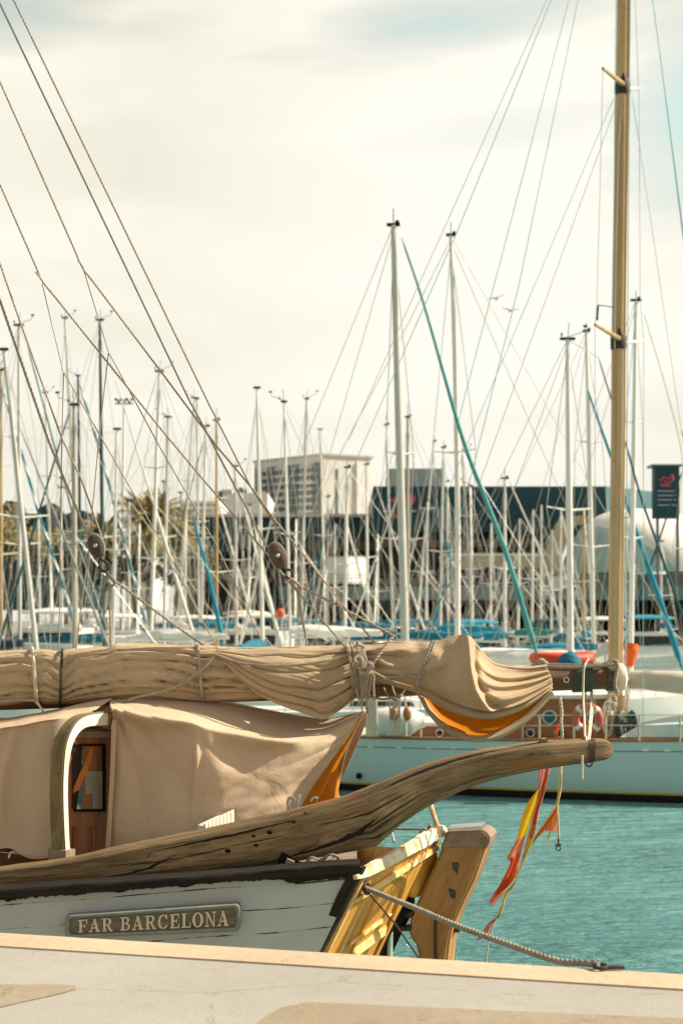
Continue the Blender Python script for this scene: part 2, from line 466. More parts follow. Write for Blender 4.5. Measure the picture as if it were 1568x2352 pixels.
E0 = P(-900, 2085, 8.35); E1 = P(2500, 2291, 1.7*F/(2291-YH))
EL = Vector((E0.x, 1.7*F/(2140-YH) + 0, 0))
def edge_at(x):
    y = 2140 + 95*x/1568.0
    return P(x, y, 1.7*F/(y-YH))
a = edge_at(0); b = edge_at(1568); dirv = (b-a).normalized()
A0 = a - dirv*25; A1 = b + dirv*25
inn = Vector((dirv.y, -dirv.x, 0))            # towards the camera side
if inn.y > 0: inn = -inn
def ribbon(p, q, w0, w1, ztop, zbot, mat, name, bev=0.0):
    bm = B()
    poly = [p+inn*w0, q+inn*w0, q+inn*w1, p+inn*w1]
    poly = [Vector((v.x, v.y, ztop)) for v in poly]
    prism(bm, poly, (0, 0, zbot-ztop))
    if bev:
        es = [e for e in bm.edges if all(abs(v.co.z-ztop) < 1e-4 for v in e.verts)]
        bmesh.ops.bevel(bm, geom=es, offset=bev, segments=3, affect='EDGES')
    return struct(name, bm, mat, smooth=bool(bev))
QZ = ZC - 1.7
ribbon(A0, A1, .333, 22, QZ-.004, -2, MT['concrete'], 'quay')
# coping stones: a run of real blocks with uneven worn edges, one course
bm = B(); nseg = 260; L = (A1-A0).length
rows = []
for (w, z, amp) in ((0.0, -1.9, 0), (0.0, QZ-.05, .012), (.012, QZ-.012, .010), (.05, QZ+.004, .004), (.18, QZ+.006, .003), (.325, QZ+.004, .004), (.331, QZ-.02, .002)):
    row = []
    for i in range(nseg*3+1):
        s_ = L*i/(nseg*3); p = A0 + dirv*s_
        n1 = mn.noise((s_*2.1, w*9, 3)) + .6*mn.noise((s_*7.0, w*20, 9))
        q = p + inn*(w + n1*amp*.9)
        row.append(Vector((q.x, q.y, z + n1*amp*.45)))
    rows.append(row)
grid(bm, rows, lambda i, j: (j*.05, i*.1), flip=True)
struct('quay_coping', bm, MT['coping'], smooth=True)
def ground_patch(pxs, name):
    bm = B(); pts = [P(x, y, 1.7*F/(y-YH)) for x, y in pxs]
    pts = [Vector((p.x, p.y, QZ)) for p in spl([tuple(p) for p in pts], 60) for p in [Vector(p)]]
    f = bm.faces.new([bm.verts.new(p) for p in pts]); f.normal_update()
    if f.normal.z < 0: f.normal_flip()
    struct(name, bm, MT['patch'])
ground_patch([(-500, 2250), (-200, 2256), (0, 2262), (120, 2262), (182, 2266), (150, 2280), (70, 2298), (0, 2314), (-200, 2360), (-600, 2440), (-620, 2330), (-500, 2250)], 'paving')
ground_patch([(540, 2400), (590, 2350), (640, 2318), (700, 2303), (900, 2311), (1150, 2322), (1568, 2340), (2200, 2368), (2300, 2500), (1500, 2700), (700, 2700), (500, 2500), (540, 2400)], 'paving')

bm = B(); box(bm, (0, 640, .1), (1600, 1024, 2.6)); struct('far_quay', bm, M('far_quay_paving', (.26, .25, .22), (.21, .2, .18), .2, .9))

# ------------------------------------------------------------------ the old sailing boat at the quay
BOAT = thing('sailing_boat', 'weathered white wooden sailing boat moored stern-to at the stone quay, with a curved timber outrigger', 'sailing boat', (-1.5, 10.8, 0))
DN = 9.3
# --- hull: near side, transom belongs to its own part, far side and deck
corner = [(830, 2000), (735, 2195)]
def corner_at(z):                       # near quarter line of the stern, at height z
    z0 = ZC-(2000-YH)*DN/F; z1 = ZC-(2195-YH)*DN/F
    x0 = (830-CX)*DN/F; x1 = (735-CX)*DN/F
    t = (z-z0)/(z1-z0)
    return Vector((x0+(x1-x0)*min(t, 2.2), DN+.05*max(t-.2, 0), z))
def post_at(z):
    d = 10.75
    z0 = ZC-(1922-YH)*d/F; z1 = ZC-(2200-YH)*d/F
    x0 = (1020-CX)*d/F; x1 = (885-CX)*d/F
    t = (z-z0)/(z1-z0)
    return Vector((x0+(x1-x0)*min(t, 2.2), d, z))
def sheer_px(x):
    pts = [(-1600, 2150), (-400, 2098), (0, 2064), (252, 2046), (514, 2024), (693, 2015), (830, 2001)]
    for a, b in zip(pts, pts[1:]):
        if x <= b[0]: return a[1]+(b[1]-a[1])*(x-a[0])/(b[0]-a[0])
    return pts[-1][1]
bm = B(); rows = []; nz = 26
zl = [1.0 - i/(nz-1) for i in range(nz)]
for i in range(nz):
    t = i/(nz-1); row = []
    for j in range(61):
        px = -1500 + (830+1500)*j/60
        top = P(px, sheer_px(px)-12, DN)
        z = top.z*(1-t) + (-.5)*t
        base = corner_at(z) if j == 60 else None
        x = top.x + (corner_at(z).x - corner_at(top.z).x)*(max(px+200, 0)/1030)**1.0
        bulge = .10*math.sin(math.pi*min(t*1.4, 1)) - .9*max(t-.62, 0)
        far = max(-(px+300), 0)/1200.0
        row.append(Vector((x, DN - bulge*.6*(1-j/60*.6) + far**2*1.2, z)))
    rows.append(row)
grid(bm, rows, lambda i, j: (rows[0][j].x, rows[0][j].z*0 + (rows[0][j].z - rows[i][j].z)))
# far side mirrored and deck
AX = 10.8
far = [[Vector((p.x, 2*AX-p.y+.2, p.z-.25)) for p in r] for r in rows]
grid(bm, far, lambda i, j: (far[0][j].x, far[0][j].z-far[i][j].z), flip=True)
HULL = obj('hull', bm, MT['hullpaint'], BOAT)
bm = B(); grid(bm, [[Vector((p.x-.02, p.y+.02, p.z-.16)) for p in rows[0]], [Vector((p.x, p.y-.02, p.z-.10)) for p in far[0]]], lambda i, j: (j*.1, i*1.0))
DECK = obj('deck', bm, MT['capgrey'], BOAT)

# --- rail log along the top of the near side
bm = B(); secs = []
for (x, yt, yb) in spl([(-1500, 2060, 2150), (-400, 2046, 2094), (-60, 2037, 2068), (120, 2026, 2056), (252, 2017, 2046), (400, 2007, 2034), (514, 1999, 2024), (693, 1983, 2013), (760, 1978, 2007), (826, 1975, 2000)], 120):
    d = DN-.045 + (max(-(x+300), 0)/1200)**2*1.2; n = mn.noise((x*.013, 1, 2))*2.2; ht = (yb-yt)/2*d/F
    c = P(x, (yt+yb)/2, d+.06)
    row = []
    for k in range(12):
        th = 2*math.pi*k/12; cs, sn = math.cos(th), math.sin(th)
        e = .62
        wv = 1+.10*mn.noise((x*.03, k*1.3, 5))
        row.append(c + Vector((0, -math.copysign(abs(cs)**e, cs)*.085*wv, math.copysign(abs(sn)**e, sn)*ht*wv + n*.0012)))
    secs.append(row)
V, _ = grid(bm, secs, lambda i, j: (i*.06, j/12.0), closed=True)
bm.faces.new(V[-1]); 
RAIL = obj('rub_rail', bm, MT['rail'], BOAT)
# bare caulked strip under the rail, its lower edge ragged
bm = B(); r0 = []; r1 = []
for i in range(260):
    x = -300 + 1120*i/259
    y = sheer_px(x)
    rag = 3 + 6*max(0, mn.noise((x*.02, 7, 1))) + 4*mn.noise((x*.09, 3, 3)) + 3*mn.noise((x*.3, 3, 3))
    if x > 640: rag += 9*math.sin(min((x-640)/60, 1)*math.pi/2)*(1 if x < 800 else (825-x)/25)
    if x < 60: rag += 2
    d = DN - .012 - .004
    r0.append(P(x, y-9, d)); r1.append(P(x, y+max(rag, .5), d-.014))
grid(bm, [r0, r1, [p+Vector((0, .03, .001)) for p in r1]], lambda i, j: (j*.05, i*.3))
obj('caulking_strip', bm, MT['rail'], BOAT)

# --- transom (oblique, planked), with cap rail, mouldings, corner post
def TR(s, t):      # s near corner -> stern post, t top -> down
    zt = (1-s)*corner_at(2.26).z + s*2.26 ; z = 2.24 - t*.72
    a = corner_at(z); b = post_at(z)
    p = a.lerp(b, s)
    p.x += .10*math.sin(math.pi*s); p.z += .05*math.sin(math.pi*s)*(1-t*.5) + .045*s*(1-t)
    return p
bm = B()
tr = [[TR(j/24, i/20*3.1) for j in range(25)] for i in range(21)]
grid(bm, tr, lambda i, j: (i*.14+.3*j/24, j/24*1.6+.02*i))
trf = [[Vector((p.x, 2*10.78-p.y, p.z-.30*max(0, min(1, (10.78-p.y)/.5)))) for p in r] for r in tr]
grid(bm, trf, lambda i, j: (i*.14+.3*j/24, j/24*1.6), flip=True)
TRANSOM = obj('transom', bm, MT['ochre'], BOAT)
NR = Vector((.88, -.42, .22)).normalized()
def band(pts, w, h, mat, name, parent, n=30, jit=.0):
    """raised strip on the transom: pts (s,t), width w in t or s direction given as world size"""
    bm = B(); c = [TR(*p) for p in spl(pts, n)]; fr = frames(c); rows = []
    for i, (p, t_, a_, b_) in enumerate(fr):
        side = t_.cross(NR).normalized(); ww = w*(1+jit*mn.noise((i*.5, w*50, 1)))*min(1, .25+i*.25, .25+(n-1-i)*.25)
        rows.append([p+side*ww-NR*.01, p+side*ww*.8+NR*h, p-side*ww*.8+NR*h, p-side*ww-NR*.01])
    V, _ = grid(bm, rows, lambda i, j: (i*.05, j*.06))
    bm.faces.new(V[0]); bm.faces.new(list(reversed(V[-1])))
    bmesh.ops.recalc_face_normals(bm, faces=bm.faces[:])
    return obj(name, bm, mat, parent, angle=.5)
# white flaking cap rail along the transom's top
band([(-.03, .035), (.25, .02), (.5, .0), (.75, -.02), (1.0, -.02)], .050, .020, MT['capwhite'], 'cap_rail', TRANSOM, 40, .25)
band([(.05, .31), (.22, .255), (.44, .205), (.7, .165), (1.0, .15)], .026, .030, MT['paleochre'], 'moulding', TRANSOM)
band([(.36, .235), (.50, .33), (.57, .55), (.60, .9), (.60, 1.3)], .020, .030, MT['ochre'], 'moulding', TRANSOM)
band([(.045, .02), (.050, .5), (.06, 1.5)], .022, .016, MT['paleochre'], 'moulding', TRANSOM)
band([(.15, .36), (.16, .7), (.17, 1.5)], .012, .016, MT['paleochre'], 'moulding', TRANSOM)
band([(.25, .33), (.27, .7), (.28, 1.5)], .010, .012, MT['ochre'], 'moulding', TRANSOM)
band([(.20, .80), (.36, .725), (.54, .67)], .018, .022, MT['paleochre'], 'moulding', TRANSOM)
band([(.28, .90), (.44, .84), (.57, .80)], .060, .010, MT['paleochre'], 'home_port_panel', TRANSOM)
band([(.82, .60), (.78, .8), (.78, 1.6)], .15, .03, MT['black'], 'rudder_gap_shade', TRANSOM)  # black strip stands in for the shadowed gap between transom and rudder
band([(.88, .19), (.84, .38), (.80, .60)], .10, .04, MT['ochre'], 'stern_post', TRANSOM)
# dark corner post
bm = B(); rows = []
for i in range(24):
    z = 2.27 - 1.9*i/23; c = corner_at(z); n = mn.noise((i*.6, 2, 3))*.012
    rows.append([c+Vector((-.085+n, .01, 0)), c+Vector((-.075+n, -.028, 0)), c+Vector((-.004, -.030, 0)), c+Vector((.022, .0, 0)), c+Vector((.01, .05, 0))])
V, _ = grid(bm, rows, lambda i, j: (i*.1, j*.04))
bm.faces.new(list(reversed(V[0])))
bmesh.ops.recalc_face_normals(bm, faces=bm.faces[:])
obj('corner_post', bm, MT['rail'], BOAT, angle=.4)
# fairlead hole with iron lip
bm = B(); fp = TR(.085, .21) + NR*.035
torus(bm, fp, .036, .014, NR.cross(Vector((0, 0, 1))), NR.cross(NR.cross(Vector((0, 0, 1)))), 18, 6)
FL = obj('fairlead', bm, MT['iron'], BOAT)
bm = B(); r = bmesh.ops.create_circle(bm, cap_ends=True, radius=.036, segments=16)
R = NR.to_track_quat('Z', 'Y').to_matrix().to_4x4()
bm.transform(Matrix.Translation(fp+NR*.004) @ R); obj('opening', bm, MT['glassdark'], FL)

# --- rudder: thick shaped slab with lit after edge, cap and mortises
DR = 10.45
outl = [(1022, 1914), (1040, 1911), (1095, 1910), (1106, 1912), (1113, 1916), (1118, 1922), (1120, 1930), (1115, 1948), (1088, 2024), (1068, 2065), (1053, 2097), (1043, 2120), (1036, 2140), (1030, 2175), (1026, 2210), (1020, 2320),
        (985, 2320), (962, 2205), (955, 2172), (945, 2160), (938, 2141), (942, 2108), (962, 2064), (990, 2003), (1015, 1947)]
bm = B()
poly = [P(x, y, DR) for x, y in outl]
prism(bm, poly, (.075, .24, 0), bev=.018)
lay = bm.loops.layers.uv.active
for f in bm.faces:
    for l in f.loops: l[lay].uv = (l.vert.co.z*1.0 + l.vert.co.x*.45, l.vert.co.x - l.vert.co.z*.42 + l.vert.co.y)
RUD = obj('rudder', bm, MT['rudder'], BOAT, angle=.5)
bm = B()
capo = [(1010, 1950), (1025, 1914), (1034, 1908), (1096, 1906), (1106, 1907), (1114, 1911), (1120, 1917), (1124, 1925), (1123, 1935), (1117, 1949), (1066, 1950)]
prism(bm, [P(x, y, DR-.012) for x, y in capo], (.082, .265, 0), bev=.012)
obj('rudder_cap', bm, MT['capgrey'], RUD, angle=.5)
bm = B(); prism(bm, [P(x, y, DR-.02) for x, y in ((1026, 1904), (1106, 1898), (1108, 1908), (1028, 1911))], (.05, .22, 0), bev=.005)
obj('cap_plate', bm, MT['steel'], RUD)
for q in (((1038, 1981), (1054, 1983), (1050, 2010), (1044, 2002), (1039, 1998)), ((1030, 2040), (1048, 2047), (1044, 2067), (1033, 2060))):
    bm = B(); prism(bm, [P(x, y, DR-.004) for x, y in q], (0, .02, 0))
    obj('mortise', bm, MT['blockdark'], RUD)
bm = B()
cr = [(996, 2108), (1001, 2093), (1005, 2106), (1003, 2140), (1004, 2205), (996, 2205), (995, 2140)]
prism(bm, [P(x, y, DR-.003) for x, y in cr], (0, .02, 0)); obj('crack', bm, MT['glassdark'], RUD)
for y in (2103, 2133):
    bm = B(); box(bm, P(925, y, DR+.05), (.15, .05, .035), bev=.006); ball(bm, P(940, y-2, DR+.02), .03, 1.3, .8, .8)
    obj('pintle', bm, MT['iron'], RUD)
bm = B(); box(bm, P(1047, 2136, DR+.1), (.05, .06, .035), bev=.006); obj('pintle', bm, MT['iron'], RUD)
bm = B(); tube(bm, [P(908, 2040, DR-.05), P(897, 2120, DR-.05), P(893, 2260, DR-.05)], .022, 10); obj('drain_pipe', bm, MT['aqua'], BOAT)

# --- curved timber outrigger over the stern
top = [(-420, 2075, 9.62), (-150, 2018, 9.6), (0, 1992, 9.58), (151, 1972, 9.57), (302, 1939, 9.56), (453, 1908, 9.55), (605, 1876, 9.55), (700, 1853, 9.55), (790, 1829, 9.56), (881, 1793, 9.58), (981, 1755, 9.62), (1082, 1728, 9.66), (1170, 1713, 9.7), (1243, 1703, 9.74), (1290, 1701, 9.77), (1333, 1699, 9.80), (1375, 1697, 9.83), (1392, 1700, 9.84), (1403, 1709, 9.85), (1408, 1722, 9.855)]
bot = [(-420, 2122, 9.62), (-150, 2060, 9.6), (0, 2036, 9.58), (151, 2025, 9.57), (260, 2019, 9.56), (400, 2009, 9.55), (520, 1998, 9.55), (640, 1983, 9.55), (790, 1957, 9.56), (846, 1945, 9.575), (862, 1941, 9.578), (869, 1937, 9.58), (882, 1926, 9.586), (928, 1887, 9.62), (985, 1850, 9.66), (1057, 1816, 9.7), (1132, 1790, 9.74), (1232, 1768, 9.77), (1310, 1756, 9.80), (1365, 1749, 9.83), (1388, 1744, 9.84), (1402, 1736, 9.85), (1408, 1724, 9.855)]
N = 260
T = spl(top, N); Bt = spl(bot, N)
bm = B(); rows = []; us = []; acc = 0
for i in range(N):
    x0, y0, d0 = T[i]; x1, y1, d1 = Bt[i]
    a_, b_ = P(x0, y0, d0), P(x1, y1, d1)
    if i: acc += (a_-pa).length
    pa = a_; us.append(acc)
    c = (a_+b_)/2; h = (a_-b_)/2
    hl = h.length
    dep = min(.115, hl*1.15+.002)
    row = []
    K = 44
    for k in range(K):
        th = 2*math.pi*k/K; cs, sn = math.cos(th), math.sin(th)
        e = .44
        w = 1 + .022*mn.noise((us[-1]*3, cs*2, sn*2)) + .016*mn.noise((us[-1]*9, cs*6, sn*6)) + .008*mn.noise((us[-1]*30, cs*14, sn*14))
        e = e + .3*max(0, us[-1]-5.5)
        if hl < .03: w = 1
        row.append(c + h*math.copysign(abs(cs)**e, cs)*w + Vector((0, -math.copysign(abs(sn)**e, sn)*dep*w, 0)))
    rows.append(row)
V, fs = grid(bm, rows, lambda i, j: (us[i], j/22.0), closed=True)
bm.faces.new(V[0]); bm.faces.new(list(reversed(V[-1])))
bmesh.ops.recalc_face_normals(bm, faces=bm.faces[:])
BUMP = obj('outrigger', bm, MT['timber'], BOAT, angle=.9)
def ring_on(i, w, mat, name, grow=1.03, n=3):
    bm = B(); rr = []
    for k in range(n):
        r = rows[i + k]; c = sum(r, Vector())/len(r)
        rr.append([c+(p-c)*grow for p in r])
    grid(bm, rr, closed=True, uv=lambda a, b: (a*.1, b*.1)); bmesh.ops.recalc_face_normals(bm, faces=bm.faces[:])
    return obj(name, bm, mat, BUMP)
ii = min(range(N), key=lambda i: abs(T[i][0]-1372))
ring_on(ii-3, 1, MT['iron'], 'iron_band', 1.025, 3)
bm = B(); torus(bm, P(1352, 1754, 9.8), .022, .006, (1, 0, 0), (0, 0, 1), 14, 6); obj('eye_bolt', bm, MT['iron'], BUMP)
bm = B()   # broken cleat on top
for q in (((1238, 1710), (1245, 1698), (1256, 1697), (1258, 1703), (1250, 1706), (1249, 1714), (1275, 1716), (1275, 1721), (1242, 1721)),):
    prism(bm, [P(x, y, 9.66) for x, y in q], (0, .09, 0), bev=.004)
obj('cleat', bm, MT['timber'], BUMP)
for (x, y, r) in ((619, 1912, .012), (582, 1921, .009), (523, 1955, .013), (588, 1942, .010), (675, 1889, .008), (700, 1868, .006)):
    bm = B(); ball(bm, P(x, y, 9.437), r*1.15, 1.5, .6, 1)
    obj('knot_hole', bm, MT['black'], BUMP)
bm = B()   # split end grain wedge where it sits on the rail
prism(bm, [P(x, y, 9.42) for x, y in ((636, 1979), (648, 1959), (661, 1964), (678, 1981), (700, 1984), (640, 1990))], (0, .05, 0), bev=.004)
obj('split_notch', bm, MT['black'], BUMP)
bm = B(); box(bm, P(666, 1980, 9.40), (.055, .04, .03), Matrix.Rotation(.4, 3, 'Y'), bev=.006); obj('wedge', bm, MT['capgrey'], BUMP)
# lashings and fittings between outrigger and rail
bm = B()
for pts in (((700, 1984, 9.42), (715, 1970, 9.4), (735, 1975, 9.42), (760, 1963, 9.4), (778, 1970, 9.42)), ((705, 1980, 9.45), (742, 1984, 9.4), (770, 1966, 9.45)), ((725, 1985, 9.5), (750, 1970, 9.45))):
    tube(bm, [P(*p) for p in spl(pts, 16)], .009, 6)
obj('lashing', bm, MT['ropegrey'], BOAT)
for pts, r in ((((775, 1972, 9.5), (786, 1995, 9.45)), .010), (((664, 1860, 9.75), (660, 1842, 9.75), (665, 1833, 9.75), (675, 1835, 9.75), (680, 1850, 9.75), (684, 1862, 9.75)), .011), (((686, 1850, 9.75), (688, 1834, 9.75), (687, 1826, 9.75)), .012), (((715, 1842, 9.75), (722, 1833, 9.75), (728, 1836, 9.75)), .012)):
    bm = B(); tube(bm, [P(*p) for p in spl(pts, 14)], r, 8); obj('fairlead_hook', bm, MT['steel'], BOAT)
# rail and rods at the far quarter
bm = B(); tube(bm, [P(985, 1838, 11.2), P(1008, 1912, 11.0)], .020, 8); obj('stanchion', bm, MT['capwhite'], BOAT)
bm = B()
tube(bm, [P(*p) for p in spl([(880, 1916, 11.3), (895, 1906, 11.3), (940, 1905, 11.3), (985, 1906, 11.2)], 18)], .010, 6)
for x in (897, 962): tube(bm, [P(x, 1905, 11.3), P(x+8, 1935, 11.2)], .009, 6)
tube(bm, [P(*p) for p in spl([(964, 1916, 10.9), (970, 1904, 10.9), (978, 1906, 10.9), (982, 1916, 10.9)], 12)], .010, 6)
tube(bm, [P(*p) for p in spl([(983, 1914, 10.8), (984, 1898, 10.8), (988, 1896, 10.8), (992, 1914, 10.8)], 12)], .011, 6)
obj('pushpit_rail', bm, MT['steel'], BOAT)
# slatted crate board in the sun behind the outrigger
bm = B()
prism(bm, [P(466, 1940, 9.72), P(466, 1898, 9.72), P(534, 1866, 9.90), P(534, 1940, 9.90)], (-.04, .06, 0))
LOCK = obj('locker', bm, MT['archpaint'], BOAT, smooth=False)
for i in range(8):
    x = 467+i*8.4; y = 1893-i*4.2; dd = 9.70+.175*i/8
    bm = B(); prism(bm, [P(x, 1940, dd), P(x, y, dd), P(x+7, y-4, dd+.02), P(x+7, 1940, dd+.02)], (.016, -.012, 0), bev=.002); obj('slat', bm, MT['archpaint'], LOCK, smooth=False)
bm = B(); prism(bm, [P(528, 1930, 9.86), P(528, 1862, 9.86), P(536, 1858, 9.87), P(536, 1930, 9.87)], (-.01, .06, 0), bev=.003)
obj('corner_batten', bm, MT['timber'], LOCK, smooth=False)

# --- name board with slab-serif lettering
DB = DN-.085
def bp(u, v, d=DB):     # u 0..1 along, v 0..1 down
    x = 150+(552-150)*u; y0 = 2103+(2075-2103)*u; y1 = 2156+(2140-2156)*u
    return P(x, y0+(y1-y0)*v, d)
def rrect(m_u, m_v, d, r=.10, n=5):
    pts = []
    for (cu, cv, a0) in ((1-m_u-r*.13, m_v+r, -90), (1-m_u-r*.13, 1-m_v-r, 0), (m_u+r*.13, 1-m_v-r, 90), (m_u+r*.13, m_v+r, 180)):
        for k in range(n):
            an = math.radians(a0+90*k/(n-1)); pts.append(bp(cu+math.cos(an)*r*.13, cv+math.sin(an)*r, d))
    return pts
bm = B(); prism(bm, rrect(0.004, .03, DB), (0, .09, 0), bev=.006)
lay = bm.loops.layers.uv.active
BOARD = obj('name_board', bm, MT['board'], BOAT)
bm = B()
o_ = [rrect(0, 0, DB-.004, .22), rrect(.006, .05, DB-.026, .20), rrect(.018, .12, DB-.026, .17), rrect(.026, .17, DB-.004, .15), rrect(.027, .172, DB+.004, .15)]
o_.insert(0, [p+Vector((0, .06, 0)) for p in o_[0]])
grid(bm, o_, closed=True, uv=lambda i, j: (j*.1, i*.1)); bmesh.ops.recalc_face_normals(bm, faces=bm.faces[:])
obj('frame', bm, MT['boardframe'], BOARD)
# letters: (strokes) in a unit cell; each stroke a polygon (x,y) y up
def ring_poly(cx, cy, rx, ry, tx, ty, a0, a1, n=18):
    o, i_ = [], []
    for k in range(n+1):
        a = math.radians(a0+(a1-a0)*k/n)
        o.append((cx+rx*math.cos(a), cy+ry*math.sin(a))); i_.append((cx+(rx-tx)*math.cos(a), cy+(ry-ty)*math.sin(a)))
    return [[o[k], o[k+1], i_[k+1], i_[k]] for k in range(n)]
def rc(x0, y0, x1, y1): return [[(x0, y0), (x1, y0), (x1, y1), (x0, y1)]]
TK, TN = .20, .085
def serif(x, y, w=.44): return rc(x-w/2, y, x+w/2, y+TN)
GL = {}
GL['F'] = (rc(.13, 0, .13+TK, 1)+serif(.23, 0)+rc(0, 1-TN, .78, 1)+[[(.69, 1), (.78, 1), (.78, .68), (.72, .68)]]+rc(.3, .46, .58, .54)+rc(.55, .36, .61, .64), .84)
GL['E'] = (rc(.13, 0, .13+TK, 1)+rc(0, 0, .80, TN)+rc(0, 1-TN, .78, 1)+[[(.69, 1), (.78, 1), (.78, .70), (.72, .70)], [(.70, 0), (.80, 0), (.82, .32), (.75, .32)]]+rc(.3, .46, .58, .54)+rc(.55, .36, .61, .64), .88)
GL['L'] = (rc(.13, 0, .13+TK, 1)+rc(0, 0, .78, TN)+serif(.23, 1-TN)+[[(.67, 0), (.78, 0), (.80, .36), (.73, .36)]], .84)
GL['A'] = ([[(.10, .04), (.20, .04), (.47, .90), (.43, 1)], [(.36, 1), (.54, 1), (.86, .04), (.63, .04)]]+rc(.24, .28, .68, .36)+serif(.14, 0, .34)+serif(.76, 0, .40), 1.0)
GL['R'] = (rc(.13, 0, .13+TK, 1)+serif(.23, 0)+rc(0, 1-TN, .5, 1)+rc(.3, .46, .5, .54)+ring_poly(.48, .73, .32, .27, .19, .085, -90, 90)+[[(.42, .50), (.60, .48), (.86, .04), (.66, .04)]]+rc(.66, 0, .94, TN), .98)
GL['B'] = (rc(.13, 0, .13+TK, 1)+rc(0, 0, .5, TN)+rc(0, 1-TN, .48, 1)+rc(.3, .47, .5, .55)+ring_poly(.46, .76, .30, .24, .18, .085, -90, 90)+ring_poly(.48, .27, .36, .27, .20, .085, -90, 90), .92)
GL['C'] = (ring_poly(.47, .5, .45, .51, .20, .09, 40, 320, 26)+rc(.74, .66, .82, 1.0)+[[(.72, .22), (.80, .16), (.86, .32), (.80, .32)]], .94)
GL['O'] = (ring_poly(.47, .5, .46, .51, .21, .085, 0, 360, 30), .98)
GL['N'] = (rc(.14, 0, .22, 1)+rc(.74, 0, .82, 1)+[[(.06, 1), (.28, 1), (.82, 0), (.72, 0)]]+serif(.18, 0, .34)+rc(.02, 1-TN, .24, 1)+serif(.78, 1-TN, .34), .98)
text = 'FAR BARCELONA'
adv = [GL[c][1]+.10 if c != ' ' else .50 for c in text]; tot = sum(adv)-.10
LET = []
u0, u1 = .072, .936
cur = 0
for c, w in zip(text, adv):
    if c != ' ':
        bm = B()
        for q, poly in enumerate(GL[c][0]):
            pts = []
            for (x, y) in poly:
                uu = u0+(u1-u0)*(cur+x)/tot; vv = .245+.545*(1-y)
                pts.append(bp(uu, vv, DB-.010-.0006*(q % 5)))
            prism(bm, pts, (0, .014, 0))
        obj('letter', bm, MT['letters'], BOARD, smooth=False)
    cur += w

# --- cabin: block below the tarpaulin, arch, door
CB = thing  # keep name short
def bh(s, z_px_pt=None): pass
bm = B()
cabz0, cabz1 = 2.1, 3.12
cpts = [P(-900, 1700, 10.2), P(150, 1700, 10.2), P(252, 1700, 10.72), P(252, 1700, 11.6), P(-900, 1700, 11.6)]
prism(bm, [Vector((p.x-.06, p.y+.05, cabz0-.3)) for p in cpts], (0, 0, cabz1-cabz0+.2)); obj('cabin', bm, MT['door'], BOAT, smooth=False)
arch_in = [(157, 1972, 9.740), (153, 1900, 9.740), (151, 1830, 9.740), (152, 1775, 9.745), (157, 1725, 9.760), (167, 1692, 9.800), (183, 1668, 9.870), (205, 1656, 9.960), (250, 1652, 10.140)]
ai = spl(arch_in, 46)
bm = B(); rows_ = []
naft = Vector((.866, -.5, 0)); e_ = Vector((.5, .866, 0))
pts = [P(*p) for p in ai]
fr = []
for i, p in enumerate(pts):
    t_ = (pts[min(i+1, 45)]-pts[max(i-1, 0)]).normalized()
    inn_ = t_.cross(naft).normalized()
    if i == 0: pass
    hw = .030 + .022*max(0, (i-24)/21)      # wider over the top
    a0 = p + inn_*hw; a1 = p - inn_*hw
    dp = .125 if i < 30 else .125-.05*(i-30)/15
    rows_.append([a0, a1, a1-naft*dp, a0-naft*dp])
V, fs = grid(bm, rows_, lambda i, j: (i*.04, j*.12), closed=True)
bm.faces.new(V[0]); bm.faces.new(list(reversed(V[-1])))
bmesh.ops.recalc_face_normals(bm, faces=bm.faces[:])
for f in bm.faces:
    if f.normal.dot(naft) > .7: f.material_index = 1
bmesh.ops.bevel(bm, geom=[e for e in bm.edges if len(e.link_faces) == 2 and e.calc_face_angle(0) > .9], offset=.008, segments=2, affect='EDGES')
ARCH = obj('cabin_arch', bm, [MT['olive'], MT['archpaint']], BOAT, angle=.5)
bm = B(); box(bm, pts[0]-naft*.06+Vector((0, 0, .015)), (.16, .10, .09), Matrix.Rotation(-math.pi/6, 3, 'Z'), bev=.006); obj('foot_block', bm, MT['capgrey'], ARCH)
# door in the bulkhead plane
def dp_(x, y, off=0.0):
    s = (x-160)/95.0; d = 9.92 + .46*s
    p = P(x, y, d); return p + naft*off
def dquad(x0, y0, x1, y1): return [(x0, y0), (x1, y0), (x1, y1), (x0, y1)]
def dpr(bm, x0, y0, x1, y1, off, th, bev=.004):
    prism(bm, [dp_(x, y, off) for x, y in dquad(x0, y0, x1, y1)], -naft*th, bev=bev)
bm = B(); dpr(bm, 156, 1675, 268, 1990, 0, .03, 0)
lay = bm.loops.layers.uv.active
for f in bm.faces:
    for l in f.loops: l[lay].uv = (l.vert.co.z, l.vert.co.x+l.vert.co.y)
DOOR = obj('cabin_door', bm, MT['door'], BOAT)
bm = B(); dpr(bm, 160, 1679, 262, 1695, .02, .02)
for f in bm.faces:
    for l in f.loops: l[lay if False else bm.loops.layers.uv.active].uv = (l.vert.co.x+l.vert.co.y, l.vert.co.z)
obj('lintel', bm, MT['capgrey'], DOOR)
bm = B()
for (x0, y0, x1, y1) in ((168, 1709, 240, 1714), (168, 1859, 240, 1865), (234, 1714, 240, 1859)): dpr(bm, x0, y0, x1, y1, .016, .018, .002)
obj('window_frame', bm, MT['black'], DOOR)
bm = B(); dpr(bm, 164, 1714, 234, 1859, .002, .006, 0); obj('window', bm, MT['glassdark'], DOOR)
bm = B()
prism(bm, [dp_(x, y, .010) for x, y in ((206, 1716), (211, 1716), (209, 1745), (190, 1790), (178, 1815), (166, 1822), (166, 1812), (184, 1770), (200, 1735))], -naft*.006)
obj('curtain', bm, MT['curtain'], DOOR)
for q in ((194, 1772, 211, 1824), (211, 1772, 233, 1858)):
    bm = B(); dpr(bm, *q, .009, .005, 0); obj('interior_panel', bm, MT['palecard'], DOOR)
